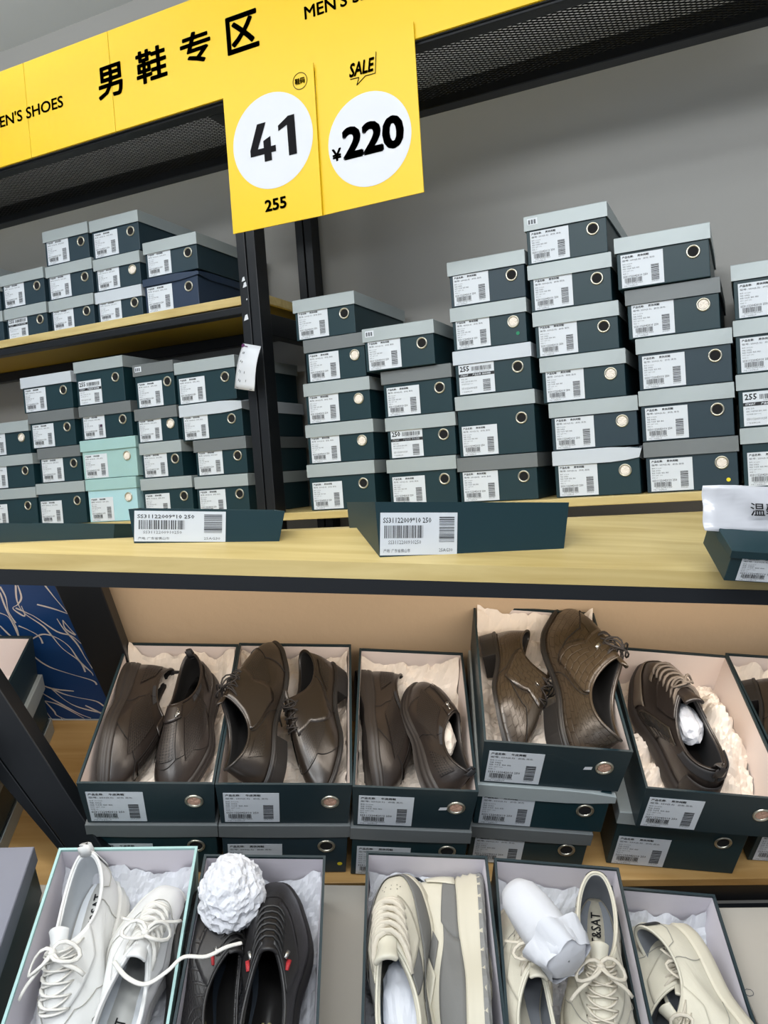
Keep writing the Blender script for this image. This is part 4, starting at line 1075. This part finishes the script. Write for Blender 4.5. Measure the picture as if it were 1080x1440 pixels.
        # open-laced quarters
        for sg in (1, -1):
            f = lambda q: .70+.26*min(1, abs(q)/R_(70)-.2) if False else .72
            a, b = (R_(14), R_(88)) if sg > 0 else (R_(-88), R_(-14))
            S.surf('quarter_flap', bm_, root, .0018, a, b, lambda q: .66+.10*abs(math.sin((abs(q)-R_(14))*1.6))*0+(.0 if abs(q) < R_(45) else -.45*((abs(q)-R_(45))/R_(43))), 1.0, 18, 8, thick=.0012)
            if cr:
                mb = MB()
                for k in range(26):
                    t = k/25; p = S.pt(sg*R_(40+46*t), .64-.42*max(0, t-.2), .0024) if False else S.pt(sg*R_(46+42*t), .62-.40*t, .0030)
                    mb.disc(p, .0011, S.pt(sg*R_(46+42*t), .62-.40*t, .006)-p, 6)
                mb.build('punched_dots', SM['seam'], root)
                mb = MB(); c = S.pt(sg*R_(30), .82, .0042); c2 = S.pt(sg*R_(38), .82, .0042); mb.tube([c, c.lerp(c2, .5), c2], .0035, 5, flat=.3); mb.build('metal_buckle', SM['metal'], root)
            mb = MB(); S.line(mb, [(sg*R_(96), .02), (sg*R_(98), .5), (sg*R_(90), .96)], .0006, .0022); mb.build('side_seam', SM['seam'], root)
        S.tongue(bm_, root, .022, .25, .70, .001)
        S.laces(SM['lacedark'], root, 3 if cr else 4, .72, .94, .012, .0014, 1, .0045, True, 1, SM['seam'], .026, .03, seed)
        S.insole(SM['darkin2'], root)
    elif style == 'hightop':
        S = Shoe(side, .295, (.034, .026, .030), .02, .50, .088, .070, .100, .032, .036, 1.06)
        base_upper(S, root, SM['brown'], SM['darkin2'], .005)
        zb = lambda q: .001+max(0, q-.82)**2*.3
        S.sole('sole', SM['brownsole'], root, [(-.003, -.2), (.003, -.05), (.007, .08), (.0065, .4), (.0085, .55), (.0075, .85), (.004, 1)], zb)
        S.surf('toe_guard', SM['taupe'], root, .0018, R_(-70), R_(70), lambda f: .0, lambda f: .26-.08*math.cos(f*2), 26, 6, thick=.001)
        S.surf('toe_overlay', SM['taupe'], root, .0012, R_(-40), R_(40), lambda f: .44, lambda f: .50, 18, 3, thick=.0008)
        for sg in (1, -1):
            a, b = (R_(14), R_(62)) if sg > 0 else (R_(-62), R_(-14)); S.surf('eyestay', SM['brown'], root, .0022, a, b, .62, 1.0, 12, 10, thick=.0012)
            a, b = (R_(74), R_(98)) if sg > 0 else (R_(-98), R_(-74)); S.surf('key_pattern_band', SM['crocp'], root, .0016, a, b, .05, .82, 6, 12, thick=.0008)
            # square key lines on the band
            mb = MB(); c0_ = 76 if sg > 0 else -96
            for k in range(5):
                v = .12+.13*k
                for (fa, va, fb, vb) in ((0, 0, 20, 0), (20, 0, 20, .09), (20, .09, 8, .09), (8, .09, 8, .045), (8, .045, 14, .045)):
                    S.line(mb, [(R_(c0_+fa), v+va), (R_(c0_+fb), v+vb)], .0007, .0026)
            mb.build('key_lines', SM['seam'], root)
            a, b = (R_(110), R_(178)) if sg > 0 else (R_(-178), R_(-110)); S.surf('collar_padding', SM['darkin2'], root, .0035, a, b, .74, 1.0, 14, 5, thick=.002)
        S.surf('heel_counter', SM['brownsole'], root, .003, R_(140), R_(220), 0, .52, 18, 6, thick=.0015)
        S.tongue(SM['brown'], root, .034, .42, .60, .004, thick=.007)
        S.laces(SM['lacetaupe'], root, 7, .50, .96, .019, .0024, .8, .006, False, 1, SM['seam'], .02, .02, seed)
        tb = MB(); t0 = S.pt(PI, 1, 0); tb.tube([t0+Vector((0, 0, -.02)), t0+Vector((0, -.008, -.006)), t0+Vector((0, -.009, .012)), t0+Vector((0, .0, .016)), t0+Vector((0, .004, -.002))], .009, 6, flat=.22); tb.build('pull_tab', SM['brown'], root)
        S.insole(SM['darkin2'], root); stuffing(S, None, .40, (.024, .04, .022), .055, 3, 'tissue2', root)
    elif style in ('white_runner', 'white_flat'):
        fl = style == 'white_flat'
        S = Shoe(side, .285, (.030, .024, .028) if not fl else (.026, .022, .024), .015, .52, .066, .046, .074, .029, .034, 1.05)
        up = SM['offwhite'] if fl else SM['white']; lin = SM['greyin'] if fl else SM['lightin']
        base_upper(S, root, up, lin, .004)
        zb = lambda q: .0+max(0, q-.82)**2*.25
        S.sole('sole', SM['creamsole'] if fl else SM['whitesole'], root, [(-.003, -.15), (.0028, -.02), (.0045, .06), (.0042, .45), (.0048, .5), (.0048, .9), (.002, 1)] if fl else [(-.003, -.15), (.003, -.02), (.0048, .06), (.0036, .3), (.006, .38), (.0055, .7), (.0068, .8), (.0062, .97), (.003, 1)], zb)
        if not fl: S.surf('heel_band', SM['seam'], root, .0062, R_(120), R_(178), -.0, .02, 10, 2) if False else None
        ln_m = SM['seamgrey']
        mb = MB()
        S.line(mb, [(R_(-92), .05), (R_(-60), .42), (R_(-30), .55), (0, .50), (R_(30), .55), (R_(60), .42), (R_(92), .05)]); mb.build('toe_seam', ln_m, root)
        for sg in (1, -1):
            a, b = (R_(13), R_(64)) if sg > 0 else (R_(-64), R_(-13)); S.surf('eyestay', up, root, .0020, a, b, lambda f: .56+.10*(abs(f)/R_(64)), 1.0, 12, 10, thick=.0012)
            mb = MB(); S.line(mb, [(sg*R_(120), .03), (sg*R_(112), .5), (sg*R_(96), .97)]); mb.build('side_seam', ln_m, root)
            mb = MB(); S.line(mb, [(sg*R_(176), .40), (sg*R_(150), .38), (sg*R_(125), .62), (sg*R_(110), .97)]); mb.build('heel_seam', ln_m, root)
        S.surf('heel_tab', SM['darkin2'] if fl else up, root, .0022, R_(158), R_(202), .45, 1.0, 10, 6, thick=.0012)
        S.tongue(up if not fl else SM['offwhite'], root, .022, .40, .60, .003, thick=.005)
        S.laces(SM['lacecream'] if fl else SM['lacewhite'], root, 6, .60, .95, .017, .0029, .45, .0055, True, 1, SM['seam'] if fl else SM['seamgrey'], .034, .05, seed)
        s_dir = 1 if seed % 2 else -1
        S.insole(SM['greyin'] if fl else SM['lightin'], root, text='ST&SAT')
        if not fl:
            tb = MB(); t0 = S.pt(PI, 1, 0); tb.tube([t0+Vector((0, .001, -.012)), t0+Vector((0, -.007, -.002)), t0+Vector((0, -.008, .010)), t0+Vector((0, -.001, .013)), t0+Vector((0, .004, -.002))], .009, 6, flat=.22); tb.build('pull_tab', up, root)
    elif style == 'chunky':
        S = Shoe(side, .295, (.040, .030, .032), .015, .50, .062, .046, .076, .030, .036, 1.08)
        base_upper(S, root, SM['offwhite'], SM['bluein'], .005)
        zb = lambda q: .004+max(0, q-.82)**2*.3
        S.sole('sole', SM['creamsole'], root, [(-.003, -.2), (.003, -.06), (.006, .02), (.0045, .16), (.0085, .24), (.0070, .45), (.0100, .55), (.0088, .8), (.0100, .95), (.004, 1)], zb)
        N = 60
        mbt = MB(); V = []
        for i in range(N):
            f = 2*PI*i/N; q = .5+.5*math.cos(f); k = .0015 if i % 2 else -.0008
            for off, z in ((.0095+k, .010), (.0105+k, .004), (.007, .0)):
                p = S.out(f, off); p.z = z+max(0, q-.82)**2*.3; V.append(p)
        F = []
        for i in range(N):
            for r in range(2): F.append((i*3+r, ((i+1) % N)*3+r, ((i+1) % N)*3+r+1, i*3+r+1))
        F += [tuple(i*3+2 for i in range(N))]; mbt.add(V, F, 0, False).build('tread', SM['greysole'], root)
        for sg in (1, -1):
            a, b = (R_(0), R_(104)) if sg > 0 else (R_(-104), R_(0)); S.surf('mudguard', SM['grey'], root, .0014, a, b, lambda f: .03, lambda f: .25+.24*math.sin(abs(f)*1.0)**2-.10*math.cos(abs(f)*3.2)*.5, 26, 7, thick=.0008)
            a, b = (R_(104), R_(150)) if sg > 0 else (R_(-150), R_(-104)); S.surf('side_panel', SM['grey'], root, .0014, a, b, .04, lambda f: .50-.2*((abs(f)-R_(104))/R_(46)), 12, 6, thick=.0008)
            a, b = (R_(12), R_(60)) if sg > 0 else (R_(-60), R_(-12)); S.surf('eyestay', SM['offwhite'], root, .0024, a, b, .56, 1.0, 12, 10, thick=.0014)
            a, b = (R_(60), R_(80)) if sg > 0 else (R_(-80), R_(-60)); S.surf('lace_panel', SM['grey'], root, .0018, a, b, .62, .96, 6, 8, thick=.0008)
        S.surf('heel_counter', SM['offwhite'], root, .0024, R_(148), R_(212), .05, .8, 16, 8, thick=.0014)
        me = MB()
        for a, v in ((-14, .30), (-7, .29), (0, .285), (7, .29), (14, .30), (-9, .345), (0, .34), (9, .345)):
            p = S.pt(R_(a), v+.12, .0006); me.disc(p, .0009, S.pt(R_(a), v+.12, .004)-p, 8)
        me.build('vent_holes', SM['seam'], root)
        S.tongue(SM['offwhite'], root, .028, .44, .58, .004, thick=.008)
        S.laces(SM['lacecream'], root, 6, .64, .97, .020, .0042, .42, .007, True, 0, None, seed=seed)
        S.insole(SM['bluein'], root); stuffing(S, None, .30, (.026, .07, .012), .022, 5, 'tissue2', root)
        tb = MB(); t0 = S.pt(PI, 1, 0); tb.tube([t0+Vector((0, .001, -.012)), t0+Vector((0, -.007, -.002)), t0+Vector((0, -.008, .010)), t0+Vector((0, -.001, .013)), t0+Vector((0, .004, -.002))], .009, 6, flat=.22); tb.build('pull_tab', SM['navyin'], root)
    elif style == 'black':
        S = Shoe(side, .285, (.028, .022, .024), .015, .54, .064, .046, .074, .029, .034, 1.05)
        base_upper(S, root, SM['blackemb'] if seed == 2 else SM['black'], SM['darkin'], .004)
        zb = lambda q: .0+max(0, q-.82)**2*.25
        S.sole('sole', SM['blacksole'], root, [(-.003, -.2), (.003, -.06), (.0055, .05), (.0052, .5), (.0062, .6), (.0058, .95), (.003, 1)], zb)
        for sg in (1, -1):
            a, b = (R_(12), R_(72)) if sg > 0 else (R_(-72), R_(-12)); S.surf('eyestay', SM['black'], root, .0022, a, b, .56, 1.0, 12, 10, thick=.0012)
        S.surf('toe_cap', SM['crocp'] if False else SM['black'], root, .0008, R_(-60), R_(60), .12, .50, 20, 8)
        S.tongue(SM['black'], root, .012, .40, .60, .003, thick=.005)
        S.laces(SM['blacksole'], root, 6, .66, .96, .018, .0019, .8, .0055, False, 0, SM['seam'], seed=seed)
        mb = MB(); v = .97
        for sg in (1, -1):
            mb = MB(); c = S.pt(sg*R_(44), .93, .004); mb.tube([c, c+Vector((sg*.004, .010, -.001))], .0028, 6); mb.build('cord_lock', SM['metal'], root)
            mb = MB(); c = S.pt(sg*R_(52), .93, .004); mb.tube([c+Vector((0, -.004, 0)), c+Vector((sg*.003, .010, -.001))], .0035, 5, flat=.3); mb.build('striped_tab', SM['stripe'], root)
        s_dir = 1
        S.insole(SM['navyin'], root, text='ST&SAT', tm=mat('gold_print', (170, 160, 110), .5))
    return root, S
def place(style, side, hp, hh, tp, ht, roll, label, cat_group, seed=1, k=1.0, anchor='heel', smin=.92, box=None):
    root, S = build_shoe(style, side, seed)
    H = L(hp[0], hp[1], hh); T = L(tp[0], tp[1], ht); yv = (T-H); sc = yv.length/(S.Ln+.006); yv.normalize()
    z = Vector((0, 0, 1)); z = (z-yv*z.dot(yv)).normalized(); z = Matrix.Rotation(R_(roll)*(1 if yv.y > 0 else -1), 3, yv) @ z; x = yv.cross(z)
    print('%-14s scale %.2f  %s' % (style, sc, label)); sc = max(smin, min(1.08, sc))*k
    if box is not None:      # keep the shoe inside its box
        inv = (ML @ frame(box[3], box[4], box[5], Vector((0, 0, 1)))).inverted() @ ML; hb_ = inv @ H; tb_ = inv @ T
        if yv.y < 0: avail = (hb_.y-.014)/abs(yv.y)
        else: avail = (box[2]-.012-hb_.y)/abs(yv.y) if anchor == 'heel' else (tb_.y-.014)/abs(yv.y)
        sc = min(sc, max(.78, avail/(S.Ln+.010)))
    if anchor == 'toe': H = T-yv*(S.Ln+.006)*sc
    o = H-z*.034*sc
    root.matrix_world = ML @ frame(o, x*sc, yv*sc, z*sc)
    tag(root, label, 'shoe', cat_group); root.name = {'slipon': 'slip_on_shoe', 'oxford': 'dress_shoe', 'croc': 'dress_shoe', 'hightop': 'high_top_sneaker', 'black': 'black_sneaker', 'chunky': 'chunky_sneaker'}.get(style, 'white_sneaker')
    return root, S
g1 = 'dark leather shoes in the open boxes'; g2 = 'sneakers in the bottom row of open boxes'
place('slipon', 1, (200, 940), -.040, (165, 1092), -.045, 95, 'perforated slip-on lying on its side, leftmost shoe of the upper row', g1, box=B1)
place('slipon', -1, (287, 945), -.030, (243, 1092), -.045, -22, 'perforated slip-on with silver emblem, upright beside the leftmost shoe', g1, box=B1)
place('oxford', -1, (366, 1092), -.02, (368, 900), .02, -48, 'perforated lace-up dress shoe, toe raised on the box back', g1, 1, anchor='toe')
place('oxford', 1, (462, 935), -.02, (440, 1092), -.045, -52, 'perforated lace-up dress shoe with shiny toe pointing at the viewer', g1, 2, box=B2)
place('slipon', 1, (522, 950), -.045, (545, 1105), -.045, 92, 'perforated slip-on on its side in the third box', g1, box=B3)
place('slipon', -1, (625, 1100), -.03, (594, 955), -.03, 38, 'slip-on stuffed with tissue, opening toward the right, third box', g1, 7, anchor='toe', box=B3)
place('croc', 1, (698, 895), .035, (728, 1044), .02, 74, 'crocodile-pattern dress shoe, toe down, in the raised box', g1, 3, 1.1, box=B4)
place('croc', -1, (811, 1040), .035, (806, 848), .07, 42, 'large crocodile-pattern dress shoe, toe up, in the raised box', g1, 4, 1.12, anchor='toe')
place('hightop', -1, (972, 1090), -.03, (908, 930), .0, -2, 'brown high-top sneaker with taupe laces and toe guard', g1, 1, 1.08, anchor='toe', box=B5)
place('oxford', 1, (1062, 960), -.03, (1105, 1100), -.04, 70, 'dark dress shoe cut off by the right edge of the photo', g1, 5, box=B6)
place('white_runner', 1, (146, 1232), HF-.05, (100, 1432), HF-.05, -15, 'white runner with heel toward the back in the mint box', g2, 1, 1.08, box=F1)
place('white_runner', -1, (160, 1465), HF-.04, (238, 1240), HF-.04, 12, 'white runner with toe toward the back in the mint box', g2, 2, 1.08, anchor='toe', box=F1)
place('black', -1, (280, 1480), HF-.045, (305, 1240), HF-.045, 42, 'black embossed sneaker beneath the tissue ball', g2, 2, anchor='toe', box=F2)
place('black', 1, (372, 1470), HF-.03, (394, 1234), HF-.02, -4, 'black sneaker with striped tabs beside the tissue ball', g2, 1, 1.1, anchor='toe', box=F2)
place('chunky', -1, (575, 1460), HF-.035, (552, 1230), HF-.03, -18, 'chunky white and grey sneaker, toe toward the back', g2, 1, 1.06, anchor='toe', box=F3)
place('chunky', 1, (648, 1242), HF-.045, (655, 1450), HF-.045, -96, 'chunky white and grey sneaker on its side showing the tread', g2, 2, box=F3)
place('white_flat', -1, (745, 1475), HF-.04, (722, 1268), HF-.04, 10, 'white lace-up sneaker under the tissue-wrapped roll', g2, 2, anchor='toe', box=F4)
place('white_flat', 1, (836, 1258), HF-.03, (846, 1465), HF-.03, -8, 'white lace-up sneaker with black lace holes right of the roll', g2, 1, box=F4)
place('white_flat', 1, (935, 1305), HF-.05, (1020, 1480), HF-.05, -72, 'large white sneaker with dark collar in the rightmost box', g2, 1, 1.25, box=F5)
place('white_flat', -1, (890, 1540), HF-.09, (915, 1385), HF-.09, 35, 'white sneaker mostly hidden beneath the large one, rightmost box', g2, 2, box=F5)

def tissue_lump(name, px, h, r, label, seed, m='tissue2', rot=0, sub=4, amp=.22, tilt=0):
    me = crumple(r, seed, sub, amp); me.materials.append(M[m]); o = D.objects.new(name, me); COL.objects.link(o)
    p = L(px[0], px[1], h); o.matrix_world = ML @ Matrix.Translation(p) @ Matrix.Rotation(rot, 4, 'Z') @ Matrix.Rotation(tilt, 4, 'X'); tag(o, label, 'tissue paper'); return o
tissue_lump('tissue_ball', (326, 1256), HF+.012, (.044, .052, .038), 'crumpled ball of white tissue paper on the black sneakers', 3, sub=5, amp=.17)
# tissue wrapped roll
rr = empty('tissue_roll'); a = L(722, 1250, HF+.02); b = L(800, 1352, HF+.05); tag(rr, 'long tissue-wrapped roll lying across the white sneakers', 'tissue roll')
d = (b-a); Lr = d.length; d.normalize(); z = Vector((0, 0, 1)); z = (z-d*z.dot(d)).normalized(); rr.matrix_world = ML @ frame(a, d.cross(z), d, z)
mb = MB(); n = 30; prof = [(0, .010), (.004, .020), (.02, .027), (.05, .030), (.09, .031), (.12, .030), (.135, .029), (.140, .024), (.1402, .001)]
V = []; F = []
for i, (y, r) in enumerate(prof):
    for j in range(n):
        t = 2*PI*j/n; k = 1+.06*noise.noise(Vector((math.cos(t)*2, math.sin(t)*2, y*40)))+(.05*math.sin(t*7+y*60) if y > .1 else 0); V.append((r*k*math.cos(t), y*Lr/.14, r*k*math.sin(t)))
for i in range(len(prof)-1):
    for j in range(n): F.append((i*n+j, i*n+(j+1) % n, (i+1)*n+(j+1) % n, (i+1)*n+j))
F.append(tuple(range(n)))
mb.add(V, F, 0, True); o = mb.build('roll_body', M['tissue2'], rr)
mb = MB(); V = []
for i in range(3):
    for j in range(n):
        t = 2*PI*j/n; k = 1+.16*math.sin(t*5+i); r = (.029, .034, .038)[i]*k; V.append((r*math.cos(t), Lr+(.0, .006, .004)[i]-.02*i, r*math.sin(t)))
mb.add(V, [(i*n+j, i*n+(j+1) % n, (i+1)*n+(j+1) % n, (i+1)*n+j) for i in range(2) for j in range(n)], 0, True); mb.build('folded_end', M['tissue2'], rr)
# loose lace strung from the mint box to the black shoes
P = [L(x, y, HF+h) for x, y, h in ((160, 1352, .02), (178, 1374, .02), (205, 1384, .025), (235, 1366, .03), (258, 1346, .03), (290, 1345, .028), (318, 1332, .025), (340, 1326, .02))]
Q = []
for i in range(len(P)-1):
    p0, p1, p2, p3 = P[max(i-1, 0)], P[i], P[i+1], P[min(i+2, len(P)-1)]
    for k in range(6): t = k/6; Q.append(.5*((2*p1)+(p2-p0)*t+(2*p0-5*p1+4*p2-p3)*t*t+(3*p1-p0-3*p2+p3)*t**3))
Q.append(P[-1]); o = MB().tube(Q, .003, 8, flat=.5, up=Vector((0, 0, 1))).build('loose_shoelace', SM['lacewhite']); o.matrix_world = ML.copy(); tag(o, 'loose white shoelace strung from the mint box to the black sneaker', 'shoelace')

# tissue sheets lining the boxes
def sheet(B, x0, x1, y0, y1, zf, seed, label, m='tissue', amp=.012, printed=False):
    mm, w, d, fm, xv, yv = B; n, k = 44, 60; V = []
    off = Vector((seed*7.1, seed*2.3, 0))
    for j in range(k+1):
        for i in range(n+1):
            u = x0+(x1-x0)*i/n; v = y0+(y1-y0)*j/k; p = Vector((u*18, v*18, 0))+off
            r = abs(noise.noise(p))*1.0+abs(noise.noise(p*2.3))*.5+abs(noise.noise(p*5))*.25
            ex = .006*noise.noise(Vector((v*40, seed, 0))) if i in (0, n) else 0
            ey = .008*noise.noise(Vector((u*40, seed, 3))) if j in (0, k) else 0
            V.append((u+ex, v+ey, zf(u/w, v/d)+r*amp*2.2-amp*.6))
    F = [(j*(n+1)+i, j*(n+1)+i+1, (j+1)*(n+1)+i+1, (j+1)*(n+1)+i) for j in range(k) for i in range(n)]
    o = MB().add(V, F, 0, False).build('tissue_sheet', M[m]); o.matrix_world = mm.copy(); tag(o, label, 'tissue paper'); return o
def bowl(H, back=.5, side=.3):
    return lambda u, v: -H+.008+back*H*max(0, (v-.80)/.2)**1.3+side*H*max(0, (abs(u)-.36)/.14)
for i, (B, lb) in enumerate(((B1, 'cream tissue paper lining the emblem slip-ons box'), (B2, 'cream tissue paper under the perforated lace-ups'), (B3, 'cream tissue paper under the third-box slip-ons'), (B4, 'cream tissue paper poking from the crocodile-shoe box'))):
    w, d = B[1], B[2]; sheet(B, -w/2+.006, w/2-.006, .02, d-.008, bowl(HB, .75 if i != 3 else 1.0, .25), i+1, lb)
w, d = B5[1], B5[2]; sheet(B5, -w/2+.006, w/2-.008, .02, d-.008, lambda u, v: -HB+.01+.085*math.exp(-((u-.22)/.16)**2-((v-.55)/.30)**2), 9, 'big cream tissue heap beside the brown high-top', amp=.018)
w, d = B6[1], B6[2]; sheet(B6, -w/2+.006, w/2-.006, .02, d-.008, bowl(HB, .7), 10, 'cream tissue paper in the box at the right edge')
for i, (B, lb) in enumerate(((F1, 'white tissue paper behind the mint box sneakers'), (F2, 'white tissue paper under the black sneakers'), (F3, 'white tissue sheet behind the chunky sneakers'), (F4, 'white tissue paper behind the roll in its box'), (F5, 'white tissue paper in the rightmost bottom box'))):
    w, d = B[1], B[2]; sheet(B, -w/2+.006, w/2-.006, .02, d-.008, bowl(HBF, .55, .15), i+20, lb, 'tissue2')
# ------------------------------------------------------------------ light
w = D.worlds.new('store'); scene.world = w; w.use_nodes = True
w.node_tree.nodes['Background'].inputs[0].default_value = (.80, .88, 1, 1); w.node_tree.nodes['Background'].inputs[1].default_value = .45
def area(loc, sx, sy, power, color=(1, .97, .92), target=None):
    l = D.lights.new('ceiling_and_fill_light', 'AREA'); l.shape = 'RECTANGLE'; l.size = sx; l.size_y = sy; l.energy = power; l.color = color
    o = D.objects.new('ceiling_and_fill_light', l); COL.objects.link(o); o.location = loc
    if target is not None: o.rotation_euler = (Vector(target)-Vector(loc)).to_track_quat('-Z', 'Y').to_euler()
    return o
area((-.2, -.1, ce-.05), 1.6, .25, 22, (.93, .97, 1))
area((-1.6, .3, ce-.05), 1.6, .25, 18, (.93, .97, 1))
area((-.6, -1.7, ce-.05), 2.5, .5, 66, (.96, .98, 1), (-.5, 1.8, 1.6))  # added frontal fill that brightens the box fronts on the rack
area((1.2, -1.0, ce-.05), 1.2, .3, 28, (.95, .97, 1), (.2, 1.8, 1.5))
area((-2.2, .9, ce-.45), 1.4, .15, 16, (.95, .98, 1), (-2.2, 1.0, ce+1))  # added upward fill to brighten the ceiling, no lamp hangs here
area((.2, .9, ce-.45), 1.4, .15, 8, (.95, .98, 1), (.2, 1.0, ce+1))  # second added upward fill, weaker, also only for the ceiling
# added warm fill, no real lamp, under the top board, brightens open boxes
p = (ML @ Vector((0, .16, HPAN+.10)))
def strip(x, e):
    a = ML @ Vector((x, .10, .21)); return area(a, .5, .02, e, (1, .87, .74), ML @ Vector((x, .22, -.1)))
for x in (-.28, .25, .7): strip(x, .75)
vs = scene.view_settings; vs.view_transform = 'Standard'; vs.look = 'None'; vs.exposure = 0.0; vs.gamma = 1; vs.use_curve_mapping = False
bpy.context.view_layer.update()
